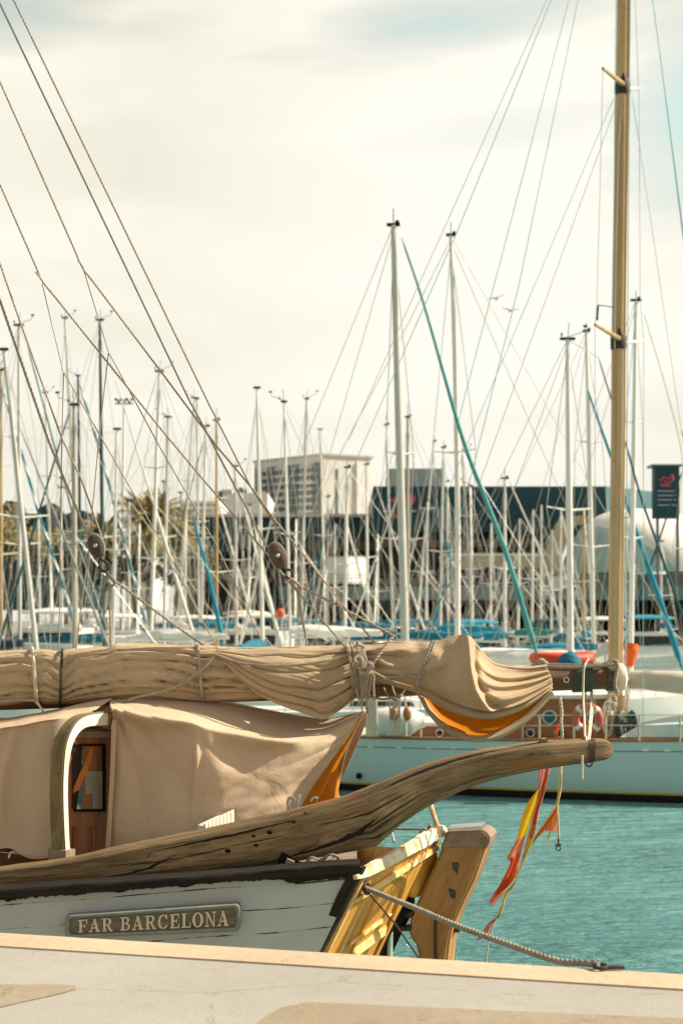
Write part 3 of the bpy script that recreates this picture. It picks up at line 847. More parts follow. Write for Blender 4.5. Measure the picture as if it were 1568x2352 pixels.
for (x0, x1) in ((166, 204), (208, 242)):
    bm = B(); dpr(bm, x0, 1898, x1, 1985, .010, .012, .003)
    for f in bm.faces:
        for l in f.loops: l[bm.loops.layers.uv.active].uv = (l.vert.co.z, (l.vert.co.x+l.vert.co.y)*2)
    obj('lower_panel', bm, MT['door'], DOOR)

# --- boom with end fittings
def boomc(x): return (x, 1555+(1425-x)*.035, 10.6)
bm = B(); xs = [-420+i*(1800/40) for i in range(40)]+[1398]
tube(bm, [PS(*boomc(x)) for x in xs], [.088]*len(xs), 20)
BOOM = obj('boom', bm, MT['boomwood'], BOAT)
bm = B(); tube(bm, [PS(*boomc(x)) for x in (1312, 1320, 1340, 1356, 1360)], [.090, .097, .099, .097, .090], 20)
for k in range(9): torus(bm, PS(*boomc(1317+k*4.8)), .098, .009, (0, 1, 0), (0, 0, 1), 20, 5)
obj('whipping', bm, MT['green'], BOOM)
bm = B(); tube(bm, [PS(*boomc(x)) for x in (1389, 1392, 1410, 1412)], [.088, .104, .104, .09], 20); obj('end_collar', bm, MT['blockbrown'], BOOM)
bm = B(); tube(bm, [PS(*boomc(x)) for x in (1409, 1416, 1424, 1431, 1436, 1438)], [.080, .100, .103, .098, .075, .03], 20); obj('end_cap', bm, MT['cream'], BOOM)
bm = B()
torus(bm, PS(1300, 1562, 10.51), .018, .006, (1, 0, 0), (0, 0, 1), 14, 6); obj('eye_plate', bm, MT['steel'], BOOM)
bm = B()
rope(bm, [PS(*p) for p in ((1235, 1528, 10.56), (1262, 1531, 10.52), (1310, 1533, 10.5), (1360, 1530, 10.5), (1400, 1527, 10.5), (1412, 1523, 10.52))], .014, .06)
rope(bm, [PS(*p) for p in ((1232, 1524, 10.6), (1290, 1527, 10.56), (1370, 1527, 10.55), (1408, 1520, 10.56))], .012, .06)
for x in (1363, 1369, 1375): torus(bm, PS(x, 1530, 10.53), .024, .010, (0, 1, 0), (0, 0, 1), 14, 6)
rope(bm, [PS(*p) for p in ((1390, 1526, 10.5), (1409, 1516, 10.52), (1418, 1530, 10.5), (1412, 1570, 10.49), (1416, 1590, 10.5))], .016, .06)
for (x, y) in ((1236, 1524), (1243, 1518), (1228, 1530), (1250, 1524)): ball(bm, PS(x, y, 10.55), .026, 1.2, .8, .8, 10, 6)
obj('outhaul', bm, MT['rope'], BOOM)
bm = B()
for pts in (((1352, 1514, 10.60), (1342, 1530, 10.505), (1339, 1560, 10.49), (1339, 1600, 10.44), (1342, 1660, 10.1), (1343, 1697, 9.85)), ((1358, 1588, 10.63), (1356, 1630, 10.4), (1351, 1697, 9.86)), ((1359, 1588, 10.66), (1359, 1640, 10.4), (1353, 1697, 9.88))):
    rope(bm, [P(*p) for p in spl(pts, 20)], .0095, .06)
for k in range(3): torus(bm, P(1344+k*4, 1722, 9.81+k*.006), .088, .008, (.10, 1, 0), (0, 0, 1), 20, 5, 0.6, math.pi-.6)
obj('sheet', bm, MT['ropewhite'], BOAT)
bm = B()
tube(bm, [P(*p) for p in spl([(1262, 1575, 10.72), (1285, 1540, 10.70), (1306, 1533, 10.72)], 12)], .007, 6)
obj('loose_line', bm, MT['ropewhite'], BOAT); bm = B()
tube(bm, [P(*p) for p in spl([(1318, 1530, 10.72), (1338, 1548, 10.70), (1344, 1590, 10.70), (1349, 1640, 10.62)], 16)], .006, 6)
obj('loose_line', bm, MT['ropewhite'], BOAT); bm = B()
tube(bm, [P(1337, 1735, 9.65), P(1337, 1790, 9.65)], .008, 6)
obj('loose_line', bm, MT['ropewhite'], BOAT)
TARP = None
# ------------------------------------------------------------------ furled sail along the boom
def lerp_tab(tab, x):
    if x <= tab[0][0]: return tab[0][1]
    for a, b in zip(tab, tab[1:]):
        if x <= b[0]:
            t = (x-a[0])/(b[0]-a[0]); t = t*t*(3-2*t)*.5+t*.5
            return a[1]+(b[1]-a[1])*t
    return tab[-1][1]
def tuck(w, p=.55): return abs(math.sin(math.pi*w))**p - .6
topt = [(-420, 1506), (0, 1499), (55, 1494), (78, 1491), (130, 1494), (245, 1489), (268, 1481), (300, 1482), (400, 1486), (470, 1484), (520, 1489), (640, 1488), (740, 1487), (800, 1484), (830, 1482)]
bott = [(-420, 1642), (0, 1620), (75, 1614), (135, 1622), (200, 1613), (330, 1607), (470, 1612), (600, 1606), (700, 1604), (830, 1590)]
bm = B(); rows = []; NX, NK = 300, 110
for i in range(NX):
    x = -420+1250*i/(NX-1)
    yt, yb = lerp_tab(topt, x), lerp_tab(bott, x)
    cy, h = (yt+yb)/2, (yb-yt)/2
    pin = max(math.exp(-((x-138)/26)**2), .6*math.exp(-((x-76)/22)**2), .5*math.exp(-((x-462)/26)**2), .3*math.exp(-((x+180)/30)**2))
    row = []
    for k in range(NK):
        th = 2*math.pi*k/NK
        c_, s_ = math.cos(th), math.sin(th)
        v = th/math.pi
        n1 = mn.noise((x*.0030, v*2.2, 1.3)); n2 = mn.noise((x*.007, v*6, 4.4))
        sag = .35*math.sin(x*.009)
        w = v*8.0 + n1*1.5 + n2*.18 + sag*.6 - .8*math.sin(math.pi*v)*pin
        env = max(.2, .85+.8*mn.noise((x*.003, v*6, 8)))
        f = (.058*tuck(w, .40) + .020*tuck(w*2.0+n2*1.2+.3, .45))*env - .022*pin + .02*n1
        if th > math.pi: f *= .4
        e = .75
        px, py, dd = x, cy-h*math.copysign(abs(c_)**e, c_), 10.58-.20*math.copysign(abs(s_)**e, s_)
        q = PS(px, py, dd)
        q += Vector((0, -s_*f*1.25, c_*f*.55))
        row.append(q)
    rows.append(row)
V, _ = grid(bm, rows, lambda i, j: (i*.02, j*.01), closed=True)
bmesh.ops.recalc_face_normals(bm, faces=bm.faces[:])
SAIL = obj('sail', bm, MT['canvas'], BOAT, angle=2.2, label='beige canvas sail bundled and lashed along the boom')

def patch(name, rws, nu, nv, fold, mat, parent, thick=.006, uvs=2.0, label=None, angle=2.5):
    R0 = [spl(r, nu) for r in rws]
    cols = [spl([R0[k][j] for k in range(len(R0))], nv) if len(R0) > 2 else [tuple(a+(b-a)*i/(nv-1) for a, b in zip(R0[0][j], R0[1][j])) for i in range(nv)] for j in range(nu)]
    sh = .03 if parent is SAIL else -.02
    front = []
    for i in range(nv):
        row = []
        for j in range(nu):
            x, y, d = cols[j][i]
            u, v = j/(nu-1), i/(nv-1)
            f = fold(u, v) if fold else 0
            p = P(x, y, d + sh)
            row.append(p + Vector((0, -f, 0)))
        front.append(row)
    bm = B()
    V, _ = grid(bm, front, lambda i, j: (j/nu*uvs, i/nv*uvs))
    bm.normal_update()
    o = obj(name, bm, mat, parent, angle=angle, label=label)
    md = o.modifiers.new('thickness', 'SOLIDIFY'); md.thickness = thick; md.offset = 0
    return o
# hanging belly left of the big lashing
def fold1(u, v):
    pin = u**2.2; left = max(0, 1-u/.10)
    w = v*5.2 + .7*mn.noise((u*2.2, v*2.4, 2.2)) + .25*mn.noise((u*6, v*9, 3.1))
    f = .055*tuck(w, .5)*(.35+.75*pin+.4*abs(.5-u)) + .010*tuck(v*13+mn.noise((u*3, v*5, 7))*1.2, .7)*(.3+pin)
    f += .05*math.sin(math.pi*v)*math.sin(math.pi*u)
    # creased clew corner
    f += .045*max(0, 1-abs((u-.80)-(v-.75)*.35)/.05)*max(0, min(1, (v-.5)*4))*(1 if v < .99 else 0)
    return f
patch('sail_belly', [
    [(496, 1493, 10.36), (560, 1489, 10.37), (660, 1487, 10.38), (760, 1487, 10.37), (820, 1484, 10.36), (834, 1483, 10.36)],
    [(500, 1500, 10.34), (570, 1520, 10.31), (660, 1533, 10.29), (750, 1530, 10.30), (815, 1508, 10.33), (836, 1500, 10.35)],
    [(505, 1508, 10.34), (580, 1560, 10.30), (670, 1585, 10.26), (745, 1582, 10.26), (812, 1545, 10.30), (836, 1530, 10.34)],
    [(508, 1514, 10.34), (575, 1583, 10.30), (640, 1618, 10.26), (690, 1636, 10.24), (722, 1647, 10.24), (745, 1652, 10.25), (785, 1628, 10.29), (828, 1592, 10.33), (838, 1580, 10.34)],
    ], 150, 100, fold1, MT['canvas'], SAIL)
# big swag towards the boom end
def rdg(w, p=1.6): return (.5+.5*math.cos(2*math.pi*w))**p - .35
def fold2(u, v):
    r = max(0, min(1, (u-.50)/.30)); rr = r*r*(3-2*r)
    w = v*4.0 + .35*mn.noise((u*2.0, v*2.2, 12.2)) + .12*mn.noise((u*7, v*5, 2.2)) - .15
    amp = .040+.030*mn.noise((u*2.3, v*3.3, 31))
    f = amp*1.35*rdg(w, 1.5)*rr*(1-.5*max(0, (u-.90)/.10))
    f += .020*rdg(w*2.1+.4*mn.noise((u*3, v*4, 6)), 1.2)*rr*(u**2)
    # soft upright folds left of the peak
    l = max(0, min(1, (.52-u)/.12))
    f += .060*rdg(u*5.2+v*.7+.5*mn.noise((u*4, v*2.5, 4)), 1.0)*l*math.sin(math.pi*min(max(v*.9+.1, 0), 1))
    f += .045*tuck(v*3.2+.5*mn.noise((u*3, v*3, 8)), .7)*max(0, 1-u/.34)
    f += .05*math.sin(math.pi*min(v*1.02, 1))**.8*math.sin(math.pi*min(max(u, .05), .97))
    # the bright fold that falls from the peak and sweeps to the right
    line = .535 + .125*v**2.6
    f += .125*math.exp(-((u-line)/.024)**2)*(1-v*.55)
    f -= .075*math.exp(-((u-line-.055)/.028)**2)*(1-v*.5)
    return f + .004*mn.noise((u*18, v*14, 2))
patch('sail_swag', [
    [(832, 1484, 10.40), (880, 1476, 10.40), (940, 1473, 10.40), (985, 1477, 10.38), (1008, 1473, 10.36), (1030, 1464, 10.36), (1052, 1459, 10.35), (1068, 1459, 10.36), (1082, 1465, 10.37), (1096, 1480, 10.38), (1112, 1503, 10.41), (1140, 1524, 10.44), (1200, 1532, 10.46), (1255, 1527, 10.47)],
    [(830, 1500, 10.36), (900, 1498, 10.35), (960, 1500, 10.33), (1005, 1498, 10.31), (1040, 1486, 10.28), (1062, 1482, 10.28), (1080, 1492, 10.28), (1098, 1522, 10.27), (1130, 1550, 10.28), (1190, 1556, 10.34), (1256, 1536, 10.45)],
    [(832, 1518, 10.36), (900, 1526, 10.34), (960, 1533, 10.31), (1010, 1538, 10.25), (1045, 1528, 10.20), (1064, 1526, 10.18), (1084, 1545, 10.16), (1108, 1570, 10.14), (1145, 1584, 10.17), (1198, 1576, 10.28), (1262, 1549, 10.45)],
    [(832, 1532, 10.36), (895, 1546, 10.34), (960, 1556, 10.30), (1012, 1574, 10.22), (1048, 1578, 10.15), (1072, 1584, 10.11), (1100, 1600, 10.07), (1135, 1608, 10.08), (1165, 1604, 10.14), (1205, 1592, 10.25), (1266, 1561, 10.45)],
    [(834, 1543, 10.38), (855, 1552, 10.37), (905, 1562, 10.35), (956, 1572, 10.31), (1000, 1590, 10.24), (1045, 1613, 10.17), (1090, 1628, 10.10), (1138, 1632, 10.11), (1200, 1613, 10.24), (1268, 1573, 10.46)],
    ], 240, 130, fold2, MT['canvas'], SAIL)
# second layer just below and behind the swag
patch('sail_fold', [
    [(850, 1545, 10.42), (956, 1562, 10.38), (1000, 1578, 10.32), (1045, 1600, 10.27), (1090, 1615, 10.22), (1138, 1620, 10.23), (1200, 1604, 10.33), (1266, 1566, 10.47)],
    [(850, 1556, 10.40), (956, 1585, 10.36), (1000, 1608, 10.29), (1045, 1630, 10.23), (1090, 1643, 10.17), (1138, 1644, 10.18), (1200, 1624, 10.30), (1268, 1580, 10.46)],
    [(850, 1560, 10.46), (956, 1592, 10.42), (998, 1617, 10.36), (1045, 1639, 10.31), (1090, 1650, 10.27), (1140, 1649, 10.28), (1202, 1629, 10.37), (1268, 1584, 10.48)],
    ], 110, 24, lambda u, v: .014*tuck(v*2.2+.4*mn.noise((u*3, v*2, 5)), .6), MT['canvas'], SAIL)
# lower loop behind with the orange lining showing
def fold3(u, v):
    return .012*tuck(v*2.6+.3*mn.noise((u*3, v*3, 9)), .6)
patch('sail_loop', [
    [(972, 1602, 10.42), (1000, 1640, 10.40), (1035, 1672, 10.36), (1075, 1688, 10.33), (1110, 1690, 10.33), (1150, 1678, 10.36), (1200, 1646, 10.40), (1262, 1584, 10.45)],
    [(966, 1600, 10.38), (992, 1642, 10.34), (1030, 1678, 10.31), (1070, 1696, 10.29), (1110, 1699, 10.29), (1155, 1685, 10.31), (1206, 1652, 10.36), (1270, 1590, 10.43)],
    [(960, 1598, 10.42), (986, 1644, 10.40), (1026, 1682, 10.37), (1068, 1701, 10.35), (1110, 1704, 10.35), (1160, 1690, 10.37), (1212, 1656, 10.40), (1272, 1594, 10.45)],
    ], 110, 26, fold3, MT['canvas'], SAIL)
def fold4(u, v): return .05*math.sin(math.pi*u)*(v-.5) + .02*tuck(v*1.7+u*.6, .8)
patch('lining', [
    [(965, 1588, 10.52), (1040, 1600, 10.53), (1120, 1600, 10.53), (1262, 1565, 10.52)],
    [(975, 1600, 10.50), (1020, 1645, 10.50), (1090, 1668, 10.50), (1160, 1655, 10.50), (1258, 1585, 10.50)],
    [(970, 1600, 10.44), (1005, 1650, 10.42), (1075, 1692, 10.40), (1112, 1695, 10.40), (1160, 1680, 10.42), (1258, 1590, 10.46)],
    ], 80, 40, fold4, MT['lining'], SAIL, label='orange inner side of the sail')

def wrap(x, r, depx=.235, mat='ropewhite', lean=6, y0=None, y1=None):
    yt = (y0 if y0 else lerp_tab(topt, x))-3; yb = (y1 if y1 else lerp_tab(bott, x))+3
    pts = []
    for k in range(25):
        th = math.pi*2*k/24
        c_, s_ = math.cos(th), math.sin(th)
        cy, h = (yt+yb)/2, (yb-yt)/2
        pts.append(PS(x - lean*c_ - lean, cy-h*math.copysign(abs(c_)**.72, c_), 10.58-depx*math.copysign(abs(s_)**.72, s_)))
    bm = B(); tube(bm, pts, r, 7); return obj('lashing', bm, MT[mat], SAIL)
wrap(84, .012, lean=5); wrap(88, .010, lean=7)
wrap(137, .011, .225, 'iron', -3)
wrap(466, .012, .24, 'rope', 6)
wrap(-190, .012)
def cord(pts, r, mat, name, parent, n=40, lay=True):
    bm = B(); ps = [(PS(*p) if parent in (SAIL, BOOM) else (P(p[0], p[1], p[2]-.02) if parent is TARP else P(*p))) for p in spl(pts, n)]
    if lay: rope(bm, ps, r)
    else: tube(bm, ps, r, 7)
    return obj(name, bm, MT[mat], parent)
cord([(494, 1503, 10.33), (478, 1524, 10.31), (453, 1546, 10.29), (420, 1569, 10.29), (378, 1588, 10.30), (310, 1603, 10.32), (242, 1626, 10.36), (200, 1636, 10.4)], .010, 'rope', 'lashing', SAIL)
cord([(494, 1503, 10.3), (560, 1524, 10.26), (655, 1530, 10.19), (740, 1520, 10.2), (800, 1506, 10.27)], .010, 'rope', 'lashing', SAIL)
cord([(84, 1612, 10.36), (95, 1628, 10.36), (104, 1640, 10.4)], .008, 'ropewhite', 'lashing', SAIL, 12, False)
cord([(80, 1610, 10.36), (40, 1608, 10.36), (0, 1612, 10.37), (-60, 1616, 10.37)], .008, 'rope', 'lashing', SAIL, 14, False)
cord([(992, 1473, 10.30), (976, 1520, 10.24), (960, 1556, 10.22), (956, 1576, 10.24), (960, 1596, 10.27)], .012, 'rope', 'lashing', SAIL)
cord([(998, 1475, 10.30), (982, 1520, 10.235), (964, 1556, 10.215), (940, 1552, 10.25), (880, 1558, 10.3), (838, 1555, 10.32)], .010, 'rope', 'lashing', SAIL)
cord([(905, 1459, 10.36), (892, 1474, 10.33), (866, 1510, 10.27), (850, 1530, 10.26), (842, 1545, 10.26)], .013, 'rope', 'lashing', SAIL)
# the big bundle of lashings with hanging ends
bm = B(); rnd = random.Random(3)
for k in range(9):
    x0 = 800+k*4.2+rnd.uniform(-2, 2)
    pts = [(x0-3, 1479+rnd.uniform(-2, 4), 10.42), (x0-1, 1487, 10.30), (x0+4+rnd.uniform(-3, 3), 1512, 10.235), (x0+8+rnd.uniform(-4, 4), 1542, 10.225), (x0+9+rnd.uniform(-4, 4), 1575, 10.25), (x0+8+rnd.uniform(-4, 4), 1604, 10.33)]
    rope(bm, [PS(*p) for p in spl(pts, 24)], .0105, .06)
obj('lashing_bundle', bm, MT['rope'], SAIL)
bm = B()
for k in range(7):
    x0 = 826+k*4.5+rnd.uniform(-2, 2); ln = rnd.uniform(1592, 1640)
    pts = [(846-k*2, 1538, 10.21), (x0+2, 1548, 10.19), (x0+rnd.uniform(-4, 4), 1572, 10.20), (x0+rnd.uniform(-5, 5), ln, 10.22)]
    rope(bm, [PS(*p) for p in spl(pts, 20)], .010, .06)
for (x, y, r) in ((821, 1519, .034), (838, 1538, .038), (846, 1530, .030), (830, 1528, .03)):
    for k in range(3):
        a = rnd.uniform(0, 3); torus(bm, PS(x+rnd.uniform(-4, 4), y+rnd.uniform(-4, 4), 10.19), r*.7, .011, (math.cos(a), .3, math.sin(a)), (-math.sin(a), .4, math.cos(a)), 14, 6)
for (pts) in (((838, 1488, 10.25), (824, 1482, 10.25), (812, 1486, 10.25)), ((846, 1538, 10.2), (880, 1556, 10.26), (915, 1575, 10.32)), ((850, 1600, 10.4), (880, 1606, 10.4), (905, 1600, 10.4), (925, 1598, 10.45))):
    rope(bm, [PS(*p) for p in spl(pts, 16)], .010, .06)
obj('lashing_bundle', bm, MT['rope'], SAIL)
for pts in (((900, 1575, 10.48), (905, 1592, 10.47), (915, 1604, 10.47), (922, 1595, 10.47), (930, 1584, 10.48)), ((880, 1580, 10.48), (893, 1600, 10.47), (912, 1610, 10.47))):
    bm = B(); tube(bm, [PS(*p) for p in spl(pts, 16)], .008, 6); obj('loose_line', bm, MT['rope'], BOOM)

# ------------------------------------------------------------------ tarpaulin tent over the cockpit
TARP = thing('tarpaulin', 'beige canvas tarpaulin stretched over the cabin beneath the furled sail', 'tarpaulin', (-1.0, 10.3, 2.0))
def foldA(u, v):
    x = 250+u*580
    f = 0
    # ridge cord from the peak (447,1660) to the locker (530,1866)
    f += .012*mn.noise((u*5, v*4, 1)) + .006*mn.noise((u*14, v*11, 5))
    rl = .335 + .155*max(0, v-.27)
    f += .045*math.exp(-((u-rl)/.012)**2)*min(1, max(0, (v-.22)*8))*max(.25, 1-(v-.3)*1.5)
    # fan of folds out of the top-left corner by the arch
    ang = math.atan2(v*1.1+.02, u*1.6+.02)
    rr = math.sqrt((v*1.1)**2+(u*1.6)**2)
    f += .045*tuck(ang*2.9+.5, .9)*math.exp(-rr*1.5)*min(rr*6, 1)
    # folds running to the right-hand corner
    a2 = math.atan2(v-.02, 1.02-u); r2 = math.sqrt((v)**2+(1-u)**2)
    f += .022*tuck(a2*3.4, .9)*math.exp(-r2*2.2)*min(r2*5, 1)
    return f
patch('side_panel', [
    [(252, 1606, 10.50), (330, 1600, 10.55), (430, 1602, 10.6), (520, 1612, 10.62), (620, 1632, 10.62), (740, 1652, 10.56), (800, 1645, 10.45), (836, 1634, 10.36)],
    [(252, 1622, 10.26), (330, 1634, 10.16), (430, 1651, 10.10), (540, 1676, 10.16), (640, 1692, 10.24), (740, 1674, 10.38), (800, 1652, 10.37), (835, 1636, 10.35)],
    [(256, 1630, 10.08), (310, 1642, 9.99), (380, 1655, 9.93), (447, 1661, 9.93), (520, 1682, 9.97), (640, 1700, 10.02), (740, 1693, 10.20), (800, 1664, 10.30), (833, 1640, 10.34)],
    [(257, 1660, 10.18), (330, 1690, 10.14), (400, 1690, 10.06), (457, 1686, 9.92), (530, 1720, 10.02), (640, 1735, 10.06), (730, 1720, 10.12), (795, 1690, 10.27), (822, 1652, 10.32)],
    [(254, 1780, 10.16), (330, 1790, 10.12), (420, 1780, 10.02), (494, 1775, 9.93), (560, 1790, 9.98), (640, 1795, 10.0), (700, 1785, 10.10), (745, 1765, 10.18), (766, 1733, 10.24)],
    [(249, 1890, 10.12), (330, 1890, 10.06), (440, 1880, 9.96), (533, 1866, 9.92), (590, 1862, 9.95), (640, 1855, 9.98), (675, 1850, 10.02), (695, 1842, 10.08), (702, 1830, 10.12)],
    [(244, 2010, 10.10), (330, 1990, 10.02), (440, 1955, 9.92), (535, 1925, 9.90), (590, 1915, 9.92), (630, 1910, 9.95), (655, 1905, 9.98), (670, 1895, 10.02), (680, 1880, 10.06)],
    ], 190, 150, foldA, MT['tarp'], TARP, .006)
# top strip going over the boom side down behind (roof, shaded)
patch('roof_panel', [
    [(836, 1634, 10.38), (740, 1652, 10.58), (620, 1632, 10.53), (520, 1612, 10.53), (430, 1602, 10.62), (330, 1600, 10.57), (240, 1606, 10.52), (120, 1632, 10.55), (0, 1652, 10.6), (-420, 1690, 10.6)],
    [(840, 1660, 10.9), (740, 1680, 11.2), (620, 1672, 11.4), (520, 1660, 11.5), (430, 1650, 11.5), (330, 1645, 11.5), (240, 1648, 11.5), (120, 1660, 11.5), (0, 1680, 11.5), (-420, 1720, 11.5)],
    [(790, 1780, 11.3), (720, 1800, 11.6), (620, 1800, 11.7), (520, 1790, 11.7), (430, 1790, 11.7), (330, 1790, 11.7), (240, 1790, 11.7), (120, 1790, 11.7), (0, 1800, 11.7), (-420, 1850, 11.7)],
    ], 90, 40, None, MT['tarp'], TARP)
# panel on the left of the arch
def foldB(u, v):
    x = -420+u*600
    f = .012*mn.noise((u*9, v*3, 3))
    f += .06*math.exp(-((x-14-8*v)/16)**2)*v**.3 - .02*math.exp(-((x-50)/30)**2)
    f += .02*math.exp(-((x+150)/30)**2)
    f += .018*math.sin(v*3.1)
    return f
patch('side_panel', [
    [(-420, 1690, 10.55), (-200, 1672, 10.55), (0, 1652, 10.55), (70, 1642, 10.5), (130, 1632, 10.45), (180, 1618, 10.42), (258, 1604, 10.42)],
    [(-420, 1712, 10.12), (-200, 1692, 10.12), (0, 1672, 10.07), (70, 1661, 10.05), (120, 1652, 10.05), (165, 1645, 10.15), (225, 1628, 10.30)],
    [(-420, 1722, 10.12), (-200, 1702, 10.12), (0, 1682, 10.09), (70, 1671, 10.06), (115, 1664, 10.05), (150, 1660, 10.08), (205, 1648, 10.25)],
    [(-420, 1800, 10.10), (-200, 1790, 10.10), (0, 1780, 10.08), (60, 1775, 10.06), (110, 1772, 10.05), (140, 1770, 10.06), (165, 1770, 10.2)],
    [(-420, 1900, 10.08), (-200, 1900, 10.08), (0, 1910, 10.05), (50, 1910, 10.03), (100, 1910, 10.02), (132, 1908, 10.03), (150, 1905, 10.12)],
    [(-420, 1950, 10.06), (-200, 1940, 10.06), (-20, 1948, 10.02), (20, 1950, 10.0), (45, 1963, 9.99), (75, 1974, 9.98), (115, 1972, 9.98), (142, 1964, 10.05)],
    ], 150, 110, foldB, MT['tarp'], TARP, .006)
# hem strip beside the door
patch('hem', [
    [(256, 1655, 10.12), (268, 1652, 10.12)], [(253, 1760, 10.10), (264, 1760, 10.10)], [(248, 1860, 10.08), (258, 1860, 10.08)], [(240, 1975, 10.06), (253, 1975, 10.06)]], 5, 40, None, MT['tarp'], TARP, .008)
# orange inner side at the open end
patch('lining', [
    [(834, 1640, 10.37), (831, 1646, 10.45), (828, 1652, 10.5)],
    [(795, 1692, 10.31), (806, 1690, 10.42), (808, 1692, 10.55)],
    [(762, 1738, 10.28), (780, 1742, 10.45), (790, 1746, 10.65)],
    [(725, 1790, 10.20), (755, 1795, 10.45), (777, 1800, 10.7)],
    [(690, 1842, 10.14), (735, 1850, 10.45), (780, 1862, 10.7)],
    [(668, 1890, 10.10), (730, 1900, 10.45), (786, 1910, 10.7)],
    ], 20, 50, None, MT['lining'], TARP, .005, label='orange inner side of the tarpaulin')
cord([(833, 1640, 10.5), (812, 1684, 10.56), (792, 1735, 10.53), (779, 1790, 10.70), (775, 1820, 10.71), (783, 1870, 10.71)], .008, 'archpaint', 'edge_cord', TARP, 30, False)
cord([(834, 1640, 10.33), (822, 1600, 10.3), (818, 1585, 10.3)], .006, 'ropewhite', 'tie', TARP, 8, False)
cord([(0, 1958, 9.98), (45, 1962, 9.97), (100, 1966, 9.95), (150, 1968, 9.9)], .003, 'ropewhite', 'tie', TARP, 12, False)
cord([(20, 1972, 9.85), (24, 1960, 9.86), (34, 1958, 9.86)], .008, 'steel', 'hook', TARP, 10, False)
cord([(247, 1640, 10.3), (258, 1640, 9.98), (252, 1668, 10.02), (236, 1674, 10.05)], .006, 'iron', 'tie', TARP, 16, False)

# ------------------------------------------------------------------ running rigging of the old boat
RG = [  # points, radius, depth start/end, material
    ([(32, 0), (475, 918), (578, 1122), (629, 1200), (652, 1250)], .0085),
    ([(0, 8), (434, 918), (480, 1003), (499, 1041), (613, 1256)], .0085),
    ([(0, 187), (190, 615), (368, 851), (499, 1027), (585, 1129), (627, 1189), (719, 1302), (789, 1393), (862, 1478)], .0085),
    ([(0, 423), (97, 645), (367, 982), (452, 1084), (613, 1273), (670, 1344), (796, 1490)], .0085),
    ([(0, 605), (32, 698), (141, 1004), (187, 1102), (236, 1240)], .0085),
    ([(0, 690), (112, 1014), (148, 1102), (204, 1234)], .012),
    ([(687, 1346), (779, 1393), (905, 1461)], .011), ([(681, 1352), (690, 1400), (705, 1480)], .0105),
    ([(261, 1332), (386, 1425), (466, 1482)], .011), ([(251, 1342), (255, 1486)], .0105),
    ([(192, 620), (249, 807)], .004), ([(249, 810), (230, 980), (203, 1269), (174, 1492)], .0055), ([(250, 810), (367, 1027), (497, 1252), (608, 1486)], .0055),
    ([(97, 652), (145, 854)], .004), ([(146, 856), (142, 1014), (135, 1510)], .0055), ([(147, 856), (228, 997), (387, 1274), (500, 1492)], .0055),
]
def ext(pts):
    (x0, y0), (x1, y1) = pts[0], pts[1]
    if x0 <= 40 and y0 < 700:
        k = 320.0/abs(x1-x0) if x1 != x0 else 1
        return [(x0-(x1-x0)*k, y0-(y1-y0)*k)] + pts
    return pts
for pts, r in RG:
    bm = B(); pp = ext(pts)
    v = [P(x, y, 10.48) for x, y in pp]
    dense = []
    for a_, b_ in zip(v, v[1:]):
        for k in range(8): dense.append(a_.lerp(b_, k/8))
    dense.append(v[-1])
    if r > .0052: rope(bm, dense, r*.88, r*10, 3, maxrings=1500)
    else: tube(bm, dense, r, 6)
    obj('rigging_line', bm, MT['rope'], BOAT)
bm = B()
for (x, y) in ((404, 1313), (88, 632), (185, 605)):
    for k in range(3): torus(bm, P(x+k*3-3, y+k*4-4, 10.48), .014, .006, (.6, .3, -.7), (0, 1, .2), 10, 5)
obj('splice_knot', bm, MT['rope'], BOAT)
def pulley(cx, cy, w, h, tilt, mat, hook):
    d = 10.47; c = P(cx, cy, d); R = Matrix.Rotation(math.radians(tilt), 3, 'Y')
    s = d/F; bm = B()
    n = 28
    for yy in (-.045, .017):      # two wooden cheeks
        rws = []
        for (k, off) in ((.0, 0), (.80, 0), (.95, .006), (1.0, .014), (1.0, .022), (.93, .028), (0, .028)):
            rws.append([c + R @ Vector((math.copysign(abs(math.cos(t))**.85, math.cos(t))*w/2*s*k, yy+off, math.copysign(abs(math.sin(t))**.85, math.sin(t))*h/2*s*k)) for t in [2*math.pi*i/n for i in range(n)]])
        grid(bm, rws, lambda i, j: (j*.03, i*.05), closed=True)
    bmesh.ops.remove_doubles(bm, verts=bm.verts[:], dist=.0002)
    bmesh.ops.recalc_face_normals(bm, faces=bm.faces[:])
    o = obj('pulley_block', bm, MT[mat], BOAT)
    bm = B(); ball(bm, c+Vector((0, -.047, 0)), .016, 1, .5, 1); obj('pin', bm, MT['steel'], o)
    bm = B(); tube(bm, [c+Vector((0, -.012, 0)), c+Vector((0, .012, 0))], w*.36*s, 20); obj('sheave', bm, MT['iron'], o)
    bm = B(); tube(bm, [c + R @ Vector((math.cos(a)*w*.53*s, 0, math.sin(a)*h*.53*s)) for a in [-.9+(math.pi+1.8)*i/30 for i in range(31)]], .008, 6)
    obj('rope_strop', bm, MT['rope'], o)
    bm = B(); tube(bm, [P(x, y, d-.01) for x, y in spl(hook, 26)], .010, 8); obj('hook', bm, MT['iron'], o)
pulley(221, 1254, 33, 54, -16, 'blockdark', [(231, 1278), (234, 1286), (244, 1291), (250, 1300), (248, 1310), (240, 1313), (232, 1309), (227, 1299)])
pulley(638, 1277, 35, 62, -20, 'blockbrown', [(650, 1303), (656, 1308), (668, 1310), (672, 1319), (668, 1327), (660, 1328), (655, 1322)])
for pts in ([(246, 1312), (254, 1326), (264, 1338), (258, 1346), (249, 1338), (243, 1322)], [(664, 1326), (676, 1336), (692, 1350), (688, 1358), (676, 1350), (665, 1334)]):
    bm = B(); rope(bm, [P(x, y, 10.45) for x, y in spl(pts, 22)], .011, .06); obj('thimble', bm, MT['rope'], BOAT)

